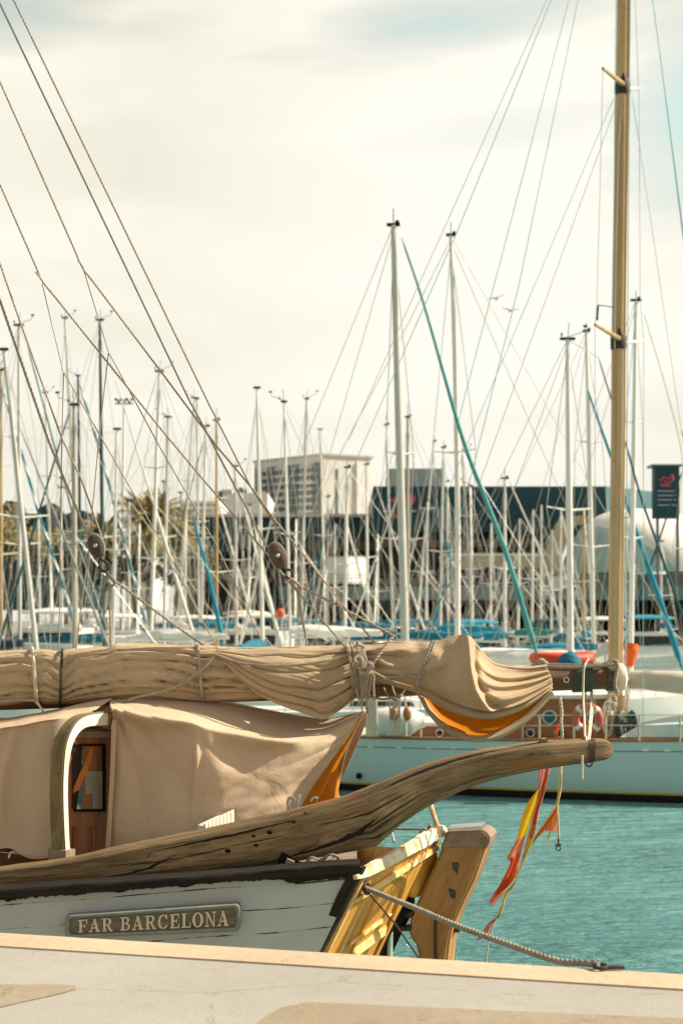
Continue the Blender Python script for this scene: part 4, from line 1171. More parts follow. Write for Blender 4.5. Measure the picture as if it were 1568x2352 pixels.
# ------------------------------------------------------------------ mooring rope, ring, thin line
bm = B()
e1 = edge_at(1330)
mr = [tuple(TR(.085, .21)+NR*.03), tuple(P(962, 2090, 8.55)), tuple(P(1047, 2126, 8.1)), tuple(P(1176, 2173, 7.5)), tuple(P(1280, 2208, 7.1)), tuple(e1+Vector((.02, -.02, .022))), tuple(P(1375, 2226, 6.86)+Vector((0, 0, .02)))]
rope(bm, [Vector(p) for p in spl(mr, 60)], .0175, .115, 3)
o = obj('mooring_rope', bm, MT['ropegrey']); tag(o, 'thick grey laid rope running from the stern to the quay edge', 'rope')
bm = B(); tube(bm, [TR(.085, .22)+NR*.03, P(905, 2120, 8.8), P(962, 2202, 8.1)], .0055, 6)
o = obj('mooring_line', bm, MT['iron']); tag(o, 'thin dark line hanging from the stern fairlead to the quay', 'line')
bm = B(); c = P(1378, 2226, 6.85); torus(bm, c+Vector((0, 0, .012)), .032, .009, (1, .1, .02), (-.1, 1, .06), 22, 7); box(bm, c+Vector((.07, 0, .008)), (.09, .04, .014), bev=.004)
o = obj('mooring_ring', bm, MT['iron']); tag(o, 'rusty iron mooring ring lying on the quay edge', 'mooring ring')

# ------------------------------------------------------------------ tattered flag hanging behind the outrigger
FL_ = thing('flag', 'tattered faded red and yellow flag twisted round its cord beside the rudder', 'flag', tuple(P(1230, 2130, 10.1)))
def fq(p): return (1056.3+p[0]*.2264, 1671.7+p[1]*.2264)
MF = [(lambda n, c, c2, sc_, r: cloth(n, c, c2, .4, c, .1))(*q) for q in [('flag_pink', (.66, .27, .23), (.58, .22, .18), 9, .8), ('flag_yellow', (.82, .56, .03), (.74, .48, .02), 9, .8), ('flag_salmon', (.74, .27, .17), (.66, .22, .14), 9, .8), ('flag_red', (.68, .12, .04), (.58, .10, .03), 9, .8), ('flag_pale', (.72, .52, .34), (.66, .45, .28), 9, .8), ('flag_orange', (.74, .24, .03), (.66, .2, .02), 9, .8)]]
def strip(name, L, R, bands, d=10.12, nf=2.0, amp=.02, n=90, m=16):
    l_ = spl([fq(p) for p in L], n); r_ = spl([fq(p) for p in R], n)
    bm = B(); rows = []
    for i in range(n):
        row = []
        for j in range(m):
            t = j/(m-1); x = l_[i][0]+(r_[i][0]-l_[i][0])*t; y = l_[i][1]+(r_[i][1]-l_[i][1])*t
            f = amp*math.sin(t*nf*math.pi+i*.05)+.006*mn.noise((i*.12, t*5, 3))
            row.append(P(x, y, d-f))
        rows.append(row)
    V, fs = grid(bm, rows, lambda i, j: (j*.02, i*.02))
    k = 0
    for i in range(n-1):
        for j in range(m-1):
            v = i/(n-2); idx = [b for b in bands if v >= b[0]][-1]
            c = idx[1](j/(m-2)) if callable(idx[1]) else idx[1]
            fs[k].material_index = c; k += 1
    return obj(name, bm, MF, FL_, angle=2)
strip('stripe', [(798, 395), (785, 610), (700, 745), (625, 915), (565, 1150), (475, 1320), (510, 1372), (420, 1560), (290, 1765)], [(862, 400), (832, 560), (792, 662), (745, 850), (694, 1000), (632, 1210), (602, 1330), (592, 1400), (575, 1490), (460, 1640)],
      [(0, 0), (.165, 1), (.535, 2), (.68, 3)], 10.13)
strip('stripe', [(866, 396), (822, 600), (752, 820), (706, 1000), (648, 1250), (598, 1450), (540, 1580), (462, 1662), (430, 1760)], [(918, 396), (862, 640), (802, 850), (775, 990), (722, 1180), (662, 1320), (600, 1470), (546, 1610), (482, 1690), (440, 1780)],
      [(0, lambda t: 4 if t < .22 or t > .86 else 3), (.42, lambda t: 4 if t < .3 else 5), (.52, lambda t: 4 if t < .3 else 1), (.9, 1)], 10.10, 4, .016)
strip('stripe', [(420, 1560), (350, 1680), (286, 1768), (318, 1752), (300, 1790)], [(575, 1490), (520, 1580), (462, 1640), (432, 1690), (340, 1800)], [(0, 3), (.5, 2)], 10.125, 2, .01, 40)
strip('stripe', [(962, 800), (900, 895), (790, 1050), (712, 1200)], [(985, 850), (905, 985), (838, 1062), (730, 1182)], [(0, lambda t: 4 if t < .25 else 5)], 10.11, 3, .012, 40)
strip('stripe', [(985, 815), (940, 900), (855, 1050)], [(996, 830), (1004, 930), (995, 1048)], [(0, 2)], 10.14, 2, .012, 30)
strip('stripe', [(1000, 385), (995, 620), (968, 790), (945, 900), (918, 1020), (868, 1150)], [(1042, 385), (1022, 640), (988, 800), (972, 860), (935, 1010), (890, 1150)], [(0, 4), (.12, 1)], 10.12, 2, .01, 60)
strip('stripe', [(978, -40), (960, 80), (930, 180)], [(1008, -40), (985, 110), (968, 192)], [(0, 3)], 10.2, 2, .01, 20)
strip('tatter', [(430, 1760), (400, 1900), (280, 1990), (210, 2110), (150, 2160)], [(448, 1790), (415, 1900), (335, 1985), (262, 2115), (170, 2160)], [(0, 1), (.3, 2), (.6, 0)], 10.1, 3, .012, 50)
cord([fq(p)+(10.1,) for p in ((1010, -320), (1030, -160), (1024, -60), (1034, 60), (1032, 190))], .012, 'ropewhite', 'halyard', FL_, 30)
cord([fq(p)+(10.12,) for p in ((1020, 380), (1018, 620), (985, 800), (998, 1000), (1000, 1130))], .008, 'ropewhite', 'halyard', FL_, 30)
cord([fq(p)+(10.1,) for p in ((445, 1770), (390, 1900), (352, 1975), (310, 2100), (285, 2190), (262, 2400))], .006, 'ropewhite', 'halyard', FL_, 30)
bm = B()
c = P(*fq((995, 1225)), 10.12); torus(bm, c, .016, .005, (1, 0, 0), (0, 0, 1), 14, 6); tube(bm, [c+Vector((0, 0, .03)), c+Vector((.004, 0, .09))], .007, 6); box(bm, c+Vector((0, 0, .025)), (.045, .012, .01))
obj('snap_hook', bm, MT['iron'], FL_)
# ------------------------------------------------------------------ the aqua classic yacht
YA = Vector((-.04, 32.0, 0)); YB = Vector((7.08, 29.5, 0)); yd = (YB-YA).normalized(); yn = Vector((yd.y, -yd.x, 0))   # yn: towards camera
YACHT = thing('classic_yacht', 'classic sailing yacht with pale aqua hull, varnished deckhouse and tall wooden mast', 'yacht', tuple(YA+yd*3-yn*1.6), math.atan2(yd.y, yd.x))
def ypt(x, y, off=0.0):
    """point on the yacht's near side plane (moved off metres towards the camera) seen at pixel x,y"""
    r = (x-CX)/F
    o = YA+yn*off
    t = (r*o.y - o.x)/(yd.x - r*yd.y)
    q = o + yd*t
    return Vector((q.x, q.y, ZC-(y-YH)*q.y/F))
def ys(x, off=0.0):
    q = ypt(x, YH, off); return (q-YA).dot(yd)
def yw(s, off, z): q = YA+yd*s+yn*off; return Vector((q.x, q.y, z))
S0, S1 = -9.5, 15.5
def ysheer(s): return 1.22+.012*(s-1)+.0016*(s-3)**2
def beam(s):
    t = (s-S0)/(S1-S0); return 2.1*max(0, math.sin(math.pi*min(max(t*.86+.12, 0), 1)))**.62
bm = B(); bands_ = [(-1, .55), (0.02, .86), (.20, .965)]
rows = []
NS = 80
lev = [(-.6, .5, 3), (.0, .90, 2), (.17, .94, 2), (.215, .945, 1)] + [(None, .95+.05*math.sin(k/8*math.pi/2), 0) for k in range(1, 9)]
for i, (z, bf, mi_) in enumerate(lev):
    row = []
    for j in range(NS+1):
        s = S0+(S1-S0)*j/NS; b_ = beam(s)*bf
        zz = z if z is not None else .215+(ysheer(s)-.215)*((i-3)/8)
        row.append(yw(s, b_-2.05, zz))
    rows.append(row)
V, fs = grid(bm, rows, lambda i, j: (j*.3, i*.1))
k = 0
for i in range(len(rows)-1):
    for j in range(NS):
        fs[k].material_index = 2 if i < 2 else (1 if i == 2 else 0); k += 1
rows2 = [[yw(S0+(S1-S0)*j/NS, -2.05-(-2.05-( (p-YA).dot(yn))) *1.0, p.z) for j, p in enumerate(r)] for r in rows]
rows2 = [[yw((p-YA).dot(yd), -4.10-(p-YA).dot(yn), p.z) for p in r] for r in rows]
V2, fs2 = grid(bm, rows2, lambda i, j: (j*.3, i*.1), flip=True)
for a_, b_ in zip(fs, fs2): b_.material_index = a_.material_index
obj('hull', bm, [MT['aqua'], MT['yellow'], MT['antifoul']], YACHT, angle=1.0)
bm = B(); grid(bm, [[p+Vector((0, 0, -.01)) for p in rows[-1]], [p+Vector((0, 0, -.01)) for p in rows2[-1]]], lambda i, j: (j*.2, i*2)); obj('deck', bm, MT['beigecov'], YACHT)
bm = B(); tube(bm, [p+Vector((0, 0, .015)) for p in rows[-1]], .035, 8); obj('toe_rail', bm, MT['mahogany'], YACHT)
bm = B(); tube(bm, [p.lerp(q, .80)+yn*.012 for p, q in zip(rows[3], rows[-1])], .012, 6); obj('rubbing_line', bm, MT['darkteal'], YACHT)
for x in (805, 850, 915, 985, 1040, 1100, 1300, 1370, 1480, 1530):
    bm = B(); box(bm, ypt(x, 1716+(x-800)*.012, .045), (.13, .03, .03), Matrix.Rotation(math.atan2(yd.y, yd.x), 3, 'Z')); obj('scupper', bm, MT['whitesail'], YACHT)
bm = B(); ball(bm, ypt(824, 1783, .0), .07); obj('through_hull', bm, MT['black'], YACHT)
def ybox(bm, xa, xb, y0, y1, off, depth, bev=.02):
    a_ = ypt(xa, y1, off); b_ = ypt(xb, y1, off); a2 = ypt(xa, y0, off); b2 = ypt(xb, y0, off)
    prism(bm, [a_, b_, b2, a2], -yn*depth, bev=bev)
    lay = bm.loops.layers.uv.active
    for f in bm.faces:
        for l in f.loops: l[lay].uv = (l.vert.co.dot(yd), l.vert.co.z)
bm = B(); ybox(bm, 855, 1200, 1668, 1698, -.75, 2.4); COACH = obj('coachroof', bm, MT['mahogany'], YACHT)
bm = B(); ybox(bm, 858, 1196, 1660, 1667, -.70, 2.5); obj('roof_edge', bm, MT['whitesail'], COACH)
for x in (937, 1010, 1218, 1284):
    bm = B(); c = ypt(x, 1684, -.73); torus(bm, c+yn*.02, .085, .018, yd, (0, 0, 1), 20, 6); po = obj('porthole', bm, MT['steel'], COACH)
    bm = B(); tube(bm, [c, c+yn*.012], .08, 18); obj('pane', bm, MT['glassdark'], COACH)
bm = B(); ybox(bm, 1192, 1402, 1606, 1698, -.85, 2.1); HOUSE = obj('deckhouse', bm, MT['mahogany'], YACHT)
bm = B(); ybox(bm, 1182, 1408, 1597, 1606, -.80, 2.2, .015); obj('roof', bm, MT['whitesail'], HOUSE)
for x in (1262, 1362):
    bm = B(); c = ypt(x, 1648, -.84); torus(bm, c+yn*.02, .145, .022, yd, (0, 0, 1), 26, 8); po = obj('porthole', bm, MT['steel'], HOUSE)
    bm = B(); tube(bm, [c, c+yn*.015], .14, 24); obj('pane', bm, MT['tealhull'], po)
for xa, xb in ((1200, 1232), (1292, 1330)):
    bm = B(); ybox(bm, xa, xb, 1615, 1690, -.835, .02, .004); obj('panel', bm, MT['mahogany'], HOUSE)
# guard rail
for i, x in enumerate((880, 966, 1050, 1122, 1200, 1238, 1317, 1390, 1467, 1561, 1650)):
    bm = B(); a_ = ypt(x, 1692, -.1); a_.z = ysheer((a_-YA).dot(yd)); tube(bm, [a_, a_+Vector((0, 0, .54))], .022, 7); obj('stanchion', bm, MT['paleropes'], YACHT)
for h in (.30, .52):
    bm = B(); tube(bm, [ypt(x, 1690, -.1)*1 for x in (820, 1700)], .010, 6)
    for v in bm.verts: v.co.z = v.co.z - ypt(1200, 1690, -.1).z + ysheer(6)+h - .02
    obj('guard_wire', bm, MT['paleropes'], YACHT)
# mast with spreaders
MD = 31.0
mpts = [(1411, 1740, MD), (1413, 1500, MD), (1419, 1000, MD), (1421, 700, MD), (1427, 300, MD), (1431, 0, MD), (1434, -420, MD)]
bm = B(); pp = [P(*p) for p in spl(mpts, 40)]
tube(bm, pp, [.168-.03*i/39 for i in range(40)], 20); MAST = obj('mast', bm, MT['mastwood'], YACHT)
bm = B(); tube(bm, [p+Vector((.11, -.10, 0)) for p in pp[:34]], .028, 8); obj('sail_track', bm, MT['tanmast'], MAST)
for (yy, mx, lt, rt) in ((190, 1430, (1384, 156), (1467, 203)), (775, 1421, (1366, 745), (1479, 783))):
    bm = B(); tube(bm, [P(mx, yy+2, MD-.15), P(lt[0], lt[1], MD-2.6)], [.055, .03], 8); obj('spreader', bm, MT['tanmast'], MAST)
    bm = B(); tube(bm, [P(mx+6, yy+12, MD+.1), P(rt[0], rt[1], MD+2.3)], [.045, .03], 8); obj('spreader', bm, MT['whitesail'], MAST)
    bm = B(); rr = [.165, .178, .178, .165]; tube(bm, [P(mx-1, yy+q, MD) for q in (-6, 0, 22, 28)], rr, 16)
    ball(bm, P(mx+2, yy-6, MD-.16), .10, .6, .5, 1.7)
    obj('mast_band', bm, MT['iron'], MAST)
YW = [([(1255, 0), (1035, 490), (800, 1012)], .010, 'paleropes'), ([(1265, 0), (1051, 528), (790, 1120)], .013, 'cyanwire'),
      ([(1306, 0), (1180, 480), (1050, 975)], .012, 'cyanwire'), ([(1327, 0), (1190, 660), (1085, 1080), (980, 1480)], .012, 'cyanwire'),
      ([(1409, 225), (1106, 941), (800, 1670)], .010, 'cyanwire'), ([(1409, 255), (1106, 1095), (890, 1690)], .010, 'paleropes'),
      ([(1384, 156), (1378, 420), (1370, 700), (1366, 745), (1366, 1690)], .010, 'paleropes'), ([(1467, 203), (1470, 690), (1478, 783), (1476, 1690)], .010, 'cyanwire'),
      ([(1415, -100), (1411, 300), (1408, 760)], .012, 'cyanwire'), ([(1447, -100), (1445, 210), (1441, 760), (1437, 1500), (1434, 1690)], .016, 'cyanwire'), ([(1455, -100), (1466, 205)], .010, 'paleropes'),
      ([(1499, 0), (1535, 270), (1568, 525), (1640, 1100)], .018, 'cyanwire'), ([(1494, -40), (1534, 270), (1570, 560), (1640, 1120)], .012, 'cyanwire'), ([(1451, 219), (1508, 600), (1566, 1000), (1640, 1480)], .009, 'paleropes'),
      ([(1429, 215), (1420, 330), (1414, 600), (1411, 800)], .014, 'paleropes'), ([(1421, 800), (1416, 1200), (1408, 1600)], .018, 'paleropes'), ([(1428, 800), (1428, 1300), (1425, 1640)], .016, 'ropewhite')]
for pts, r, m_ in YW:
    bm = B(); q = list(pts)
    if q[0][1] == 0: q = [(q[0][0]+(q[0][0]-q[1][0])*.25, q[0][1]+(q[0][1]-q[1][1])*.25)] + q
    tube(bm, [P(x, y, MD-.35) for x, y in q], r*.72, 6); obj('stay', bm, MT[m_], YACHT)
bm = B(); tube(bm, [P(1408, 705, MD-2.6+.05), P(1372, 700, MD-2.6)], .01, 5); tube(bm, [P(1373, 702, MD-2.6), P(1371, 735, MD-2.6)], .022, 6); obj('burgee_staff', bm, MT['darkteal'], YACHT)
# boom cover on the right, coils on the mast, ventilators, deck cover
def lumpy(bm, c0, c1, rads, n=26, k=14, ns=.18, seed=1):
    rows = []
    for i in range(n):
        t = i/(n-1); c = Vector(c0).lerp(Vector(c1), t); r_ = lerp_tab([(j/(len(rads)-1), r) for j, r in enumerate(rads)], t)
        fr_ = frames([c0, c1])[0]
        row = []
        for q in range(k):
            th = 2*math.pi*q/k; w = 1+ns*mn.noise((t*7+seed, math.cos(th)*1.5, math.sin(th)*1.5))
            row.append(c + (fr_[2]*math.cos(th)+fr_[3]*math.sin(th))*r_*w)
        rows.append(row)
    V, _ = grid(bm, rows, lambda i, j: (i*.1, j*.05), closed=True)
    bm.faces.new(V[0]); bm.faces.new(list(reversed(V[-1]))); bmesh.ops.recalc_face_normals(bm, faces=bm.faces[:])
bm = B(); lumpy(bm, P(1446, 1560, 31.2), P(1720, 1580, 30.2), (.20, .24, .26, .26), 40, 18, .14); obj('boom_cover', bm, MT['beigecov'], YACHT)
bm = B(); tube(bm, [P(1425, 1566, 31), P(1450, 1562, 31.1)], .10, 10); obj('gooseneck', bm, MT['tanmast'], YACHT)
def hank(x, y, d, n, rx, rz_, mat, sd):
    rnd = random.Random(sd); bm = B()
    for k in range(n):
        c = P(x+rnd.uniform(-4, 4), y+rnd.uniform(-4, 4), d-rnd.uniform(0, .15)); a1 = rx*rnd.uniform(.6, 1.1); a2 = rz_*rnd.uniform(.8, 1.1); ph = rnd.uniform(-.12, .12)
        tube(bm, [c+Vector((a1*math.sin(q/24*2*math.pi)+ph*a2*math.cos(q/24*2*math.pi), .05*math.sin(q/12*math.pi), a2*math.cos(q/24*2*math.pi))) for q in range(25)], .022, 6)
    for k in range(3): torus(bm, P(x, y-rz_*50+k*3, d-.1), rx*.6, .022, (1, 0, 0), (0, 1, .1), 12, 6)
    return obj('rope_coil', bm, MT[mat], YACHT)
hank(1398, 1652, 30.7, 9, .13, .34, 'ropewhite', 1); hank(1406, 1630, 30.8, 6, .10, .30, 'ropewhite', 2)
hank(1449, 1664, 30.7, 6, .10, .25, 'green', 3); hank(1424, 1668, 30.65, 4, .09, .24, 'green', 4); hank(1436, 1664, 30.7, 8, .11, .25, 'ropewhite', 5)
bm = B(); rw = []
for (x, y0, y1) in ((1428, 1690, 1694), (1450, 1672, 1694), (1490, 1656, 1694), (1530, 1652, 1694), (1600, 1644, 1694), (1690, 1650, 1694)):
    pass
R_ = [[ypt(x, 1694, -.25) for x in (1424, 1470, 1530, 1600, 1700)], [ypt(x, y, -.35) for x, y in ((1428, 1690), (1470, 1668), (1530, 1664), (1600, 1662), (1700, 1662))], [ypt(x, y, -1.2) for x, y in ((1440, 1680), (1475, 1658), (1530, 1646), (1600, 1640), (1700, 1640))], [ypt(x, y, -2.6) for x, y in ((1450, 1690), (1480, 1668), (1530, 1662), (1600, 1660), (1700, 1664))]]
grid(bm, R_, lambda i, j: (j*.3, i*.3)); bmesh.ops.subdivide_edges(bm, edges=bm.edges[:], cuts=3, use_grid_fill=True, smooth=.6); obj('deck_cover', bm, M('pale_aqua_canvas', (.45, .60, .58), (.60, .64, .60), 2, .7), YACHT)
bm = B(); lumpy(bm, P(835, 1660, 31.6), P(975, 1655, 31.5), (.10, .30, .34, .32, .14), 26, 16, .10); obj('covered_dinghy', bm, MT['white'], YACHT, label='white covered dinghy on the deck')
for x in (905, 935):
    bm = B(); ball(bm, P(x, 1640, 30.9), .11, .9, .9, 1.4); obj('deadeye', bm, MT['mahogany'], YACHT)
bm = B()
for x in (895, 903, 909, 916, 930): rope(bm, [P(x, 1600, 30.9), P(x+2, 1690, 30.9)], .028, .2)
for k in range(5): tube(bm, [P(846+k*4, 1560, 30.8), P(842+k*6, 1692, 30.8)], .03, 6)
obj('tackle', bm, MT['ropewhite'], YACHT)
# objects carried on or near it
o = None
LB = thing('life_ring', 'faded red lifebuoy with white bands hanging on the yacht deckhouse', 'lifebuoy', tuple(P(1349, 1690, 30.1)))
bm = B(); c = P(1349, 1651, 30.1)
torus(bm, c, .255, .082, yd, (0, 0, 1), 40, 12); obj('ring', bm, MT['buoyred'], LB)
for a_ in (.75, 2.3, 3.9, 5.5):
    bm = B(); torus(bm, c, .255, .087, yd, (0, 0, 1), 4, 12, a_-.16, a_+.16); obj('band', bm, MT['whitesail'], LB)
HB = thing('rescue_buoy', 'orange rescue buoy bag hung on the yacht rail behind the wooden mast', 'rescue buoy', tuple(P(1448, 1532, 32.5)))
bm = B(); lumpy(bm, P(1443, 1532, 32.5), P(1452, 1478, 32.5), (.09, .12, .14, .16, .13), 16, 14, .08); obj('bag', bm, MT['orange'], HB)
bm = B(); tube(bm, [P(1440, 1690, 32.6), P(1441, 1520, 32.6)], .03, 8); obj('post', bm, MT['steel'], HB)
SP = thing('solar_panel', 'pale grey tilted panel on a pole beside the wooden mast', 'panel', tuple(P(1385, 1530, 34)))
bm = B(); prism(bm, [P(x, y, 34) for x, y in ((1356, 1515), (1380, 1483), (1392, 1472), (1407, 1487), (1398, 1502))], (.03, .06, .03)); obj('panel', bm, MT['capgrey'] if False else M('panel_back', (.46, .50, .49), (.42, .46, .45), 3, .5), SP)
bm = B(); tube(bm, [P(1390, 1500, 34.1), P(1388, 1640, 34.1)], .03, 8); obj('pole', bm, MT['steel'], SP)
RD = thing('inflatable_dinghy', 'red inflatable dinghy with a blue cover behind the boom end', 'dinghy', tuple(P(1295, 1545, 44)))
bm = B(); tube(bm, [P(*p) for p in spl([(1228, 1512, 44.2), (1250, 1514, 43.6), (1300, 1515, 43.4), (1352, 1513, 43.8), (1356, 1509, 44.6)], 24)], .19, 12)
tube(bm, [P(*p) for p in spl([(1228, 1512, 44.2), (1250, 1512, 45.4), (1300, 1512, 45.6), (1356, 1509, 44.6)], 24)], .19, 12); obj('tube', bm, MT['red'], RD)
bm = B(); lumpy(bm, P(1306, 1530, 43.2), P(1314, 1497, 43.2), (.34, .36, .28, .10), 14, 14, .15); obj('cover', bm, MT['blue'], RD)
bm = B(); box(bm, P(1292, 1540, 44.4), (1.6, 1.4, .5), bev=.1); obj('support', bm, MT['white'], RD)

# ------------------------------------------------------------------ the marina's sailing boats
placed = []
def free_depth(xpx, d0, ext_fn):
    best = None
    for k in (1, .95, 1.05, .9, 1.1, .85, 1.16, .8, 1.22, .76):
        d = d0*k
        if d < 41 or d > 116: continue
        (cx, cy, hx, hy) = ext_fn(d); ov = 0
        for (ax, ay, bx, by) in placed:
            ox = min(cx+hx, ax+bx)-max(cx-hx, ax-bx); oy = min(cy+hy, ay+by)-max(cy-hy, ay-by)
            if ox > 0 and oy > 0: ov += ox*oy
        sc_ = ov+abs(k-1)*.8
        if best is None or sc_ < best[0]: best = (sc_, d)
        if ov == 0: break
    d = best[1]; placed.append(ext_fn(d)); return d

def sail_boat(row):
    (label, xt, yt, xb, yb, w, mm, hull, cover, opt) = row
    d0 = {True: 3267*.17/w}[True]; d0 = min(max(d0, 44), 108)
    furls = opt.get('furl', []); rnd = random.Random(int(xt*7+yt))
    L = rnd.uniform(9, 12)
    sgn = 0
    if furls:
        sgn = 1 if furls[0][2] > furls[0][0] else -1
        hd = 0.0 if sgn > 0 else math.pi
        hd += opt.get('yaw', rnd.uniform(-.12, .12))
    else:
        hd = opt.get('hd', rnd.choice((1.25, 1.5, 1.8, -1.3, -1.6)))
    def ext_fn(d):
        X = (xb-CX)*d/F
        if sgn: return (X-sgn*1.0, d, L*.52, 1.7)
        return (X, d, 1.9, L*.5)
    d = free_depth(xb, d0, ext_fn)
    top = P(xt, yt, d); bt = P(xb, yb, d)
    foot = bt + (bt-top)*((bt.z-1.25)/(top.z-bt.z))
    mh = top.z
    R = thing('sailing_boat', label, 'sailing boat', (foot.x, foot.y, 0), hd, 'sailing boats moored in the marina')
    Mx = root_matrix(R)
    def loc(p): return Mx @ Vector(p)
    rad = w*d/F/2
    J = L*.42
    if furls:
        f0 = furls[0]; a_ = P(f0[0], f0[1], d); b_ = P(f0[2], f0[3], d)
        bowp = b_ + (b_-a_)*((b_.z-1.35)/(a_.z-b_.z)) if a_.z > b_.z else b_
        J = min(max(abs(bowp.x-foot.x), 2.6), 8.0); L = max(L, J*2.2)
    Bm = L*.15
    # hull
    bm = B(); n = 22; prof = []
    for i in range(n+1):
        t = i/n; x = J-L+L*t
        b_ = Bm*min(1, (.74+.9*t)) * max(0, 1-max(0, (t-.45)/.55)**2.2)
        sh = 1.02+.34*t*t+.06*(1-t)**2
        prof.append((x, b_, sh))
    rows = []
    for f, zf, rk in ((1.0, 1.0, 0), (.985, .72, .06), (.93, .30, .25), (.80, .0, .45), (.3, -.35, .9)):
        rows.append([loc((x - rk*max(0, (x-J+1.2)), b_*f+.001, sh*zf if zf > 0 else zf)) for x, b_, sh in prof])
    rows_b = [[loc((x - rk*max(0, (x-J+1.2)), -b_*f-.001, sh*zf if zf > 0 else zf)) for x, b_, sh in prof] for f, zf, rk in ((1.0, 1.0, 0), (.985, .72, .06), (.93, .30, .25), (.80, .0, .45), (.3, -.35, .9))]
    ring = list(reversed(rows)) + rows_b
    grid(bm, ring, lambda i, j: (j*.3, i*.2))
    tr_ = [r[0] for r in ring]
    try: bm.faces.new([bm.verts.new(p) for p in tr_])
    except ValueError: pass
    bmesh.ops.recalc_face_normals(bm, faces=bm.faces[:])
    obj('hull', bm, MT[hull], R, angle=.8)
    # coachroof
    bm = B(); secs = []
    xc0, xc1 = -L*.20, min(J-1.6, L*.16)
    for i in range(9):
        t = i/8; x = xc0+(xc1-xc0)*t; hw = Bm*(.62-.25*t); hz = .55*(1-t**3*.85)
        secs.append([loc((x, hw, 1.05)), loc((x, hw*.88, 1.05+hz*.8)), loc((x, hw*.5, 1.05+hz)), loc((x, 0, 1.08+hz)), loc((x, -hw*.5, 1.05+hz)), loc((x, -hw*.88, 1.05+hz*.8)), loc((x, -hw, 1.05))])
    V, _ = grid(bm, secs, lambda i, j: (i*.3, j*.2)); bm.faces.new(V[0]); bm.faces.new(list(reversed(V[-1]))); bmesh.ops.recalc_face_normals(bm, faces=bm.faces[:])
    cab = obj('cabin', bm, MT['white'], R, angle=.6)
    for sd in (1, -1):
        xa, xb2 = xc0+.5, xc0+(xc1-xc0)*.62
        h1 = Bm*(.62-.25*(xa-xc0)/(xc1-xc0))*.955; h2 = Bm*(.62-.25*(xb2-xc0)/(xc1-xc0))*.955
        bm = B(); prism(bm, [loc((xa, sd*h1, 1.22)), loc((xb2, sd*h2, 1.22)), loc((xb2-.1, sd*(h2-.03), 1.36)), loc((xa+.05, sd*(h1-.03), 1.38))], loc((0, sd*.02, 0))-loc((0, 0, 0)))
        obj('window', bm, MT['glassdark'], cab)
    # mast
    bm = B(); seg = 12
    bend = opt.get('bend', 0)
    ax = [foot.lerp(top, i/seg)+Vector((bend*math.sin(math.pi*i/seg), 0, 0)) for i in range(seg+1)]
    tube(bm, ax, [rad*(1.0 if i < seg*.6 else 1.0-.35*(i-seg*.6)/(seg*.4)) for i in range(seg+1)], 10)
    mo = obj('mast', bm, MT[mm], R)
    # masthead gear
    bm = B(); box(bm, top+Vector((0, 0, .02)), (max(.28, rad*rnd.uniform(2.5, 5.2)), .12, .09), bev=.02)
    gear = rnd.random()
    if gear < .35:
        tube(bm, [top, top+Vector((0, 0, rnd.uniform(.3, .7)))], .014, 5); ball(bm, top+Vector((.12, 0, .1)), .07, 1, 1, 1, 8, 5)
    elif gear < .8:
        sx = rnd.choice((-1, 1)); tube(bm, [top, top+Vector((.05*sx, 0, .55))], .012, 5)
        tube(bm, [top+Vector((0, 0, .08)), top+Vector((.55*sx, 0, .26)), top+Vector((.6*sx, 0, .42))], .012, 5); ball(bm, top+Vector((.6*sx, 0, .45)), .055, 1.6, .5, .8, 8, 5)
        tube(bm, [top+Vector((-.2, 0, .1)), top+Vector((-.2, 0, .22))], .03, 6)
    obj('masthead', bm, MT['black'], mo)
    ux = Vector((math.cos(hd), math.sin(hd), 0)); uy = Vector((-math.sin(hd), math.cos(hd), 0))
    nsp = 2 if (mh > 14 and rnd.random() < .6) else 1
    spd = Vector((1, 0, 0)) if not furls else (uy*.45+Vector((1, 0, 0))*.9).normalized()
    tips = {1: [], -1: []}
    for k in range(nsp):
        f = (.52,)[0] if nsp == 1 else (.38, .68)[k]
        c = foot.lerp(top, f); wd = (rnd.uniform(.6, .95) if nsp == 1 else (.95, .7)[k])*opt.get('spw', 1)
        for sd in (1, -1):
            bm = B(); tp = c+spd*wd*sd+Vector((0, 0, .10)); tube(bm, [c, tp], [.045, .026], 6); obj('spreader', bm, MT['alupale'], mo); tips[sd].append(tp)
    for sd in (1, -1):
        bm = B(); ch = loc((-.15, sd*Bm*.92, 1.15)); tube(bm, [ch]+tips[sd]+[foot.lerp(top, .97)], .014, 5); obj('shroud', bm, MT['wire'], R)
        bm = B(); tube(bm, [loc((.15, sd*Bm*.9, 1.15)), foot.lerp(top, .40)], .010, 5); obj('shroud', bm, MT['wire'], R)
    bm = B(); tube(bm, [loc((J-L+.1, 0, 1.1)), top], .011, 5); obj('backstay', bm, MT['wire'], R)
    if not furls:
        bm = B(); tube(bm, [loc((J-.05, 0, 1.35)), foot.lerp(top, .98)], .012, 5); obj('forestay', bm, MT['wire'], R)
    for f0 in furls:
        a_ = P(f0[0], f0[1], d-.05); b_ = P(f0[2], f0[3], d-.05)
        if len(f0) > 7 and f0[7]: path = [P(x, y, d-.05) for x, y in f0[7]]
        else: path = [a_, b_]
        if path[-1].z > 1.7 and not (len(f0) > 7 and f0[7]):
            a2, b2 = path[-2], path[-1]; path.append(b2+(b2-a2)*((b2.z-1.6)/max(a2.z-b2.z, .1)))
        ps = [Vector(p) for p in spl([tuple(p) for p in path], 40)]
        w0, w1 = f0[4], f0[5]
        lumps = f0[8] if len(f0) > 8 else .10
        rr = [((w0+(w1-w0)*(i/39)**.9)*d/F/2)*(1+lumps*mn.noise((i*.35, xt, 1)))*(1 if i < 37 else .5) for i in range(40)]
        rr[0] *= .4
        bm = B(); tube(bm, ps, rr, 9)
        obj('furled_sail', bm, MT[f0[6]], R)
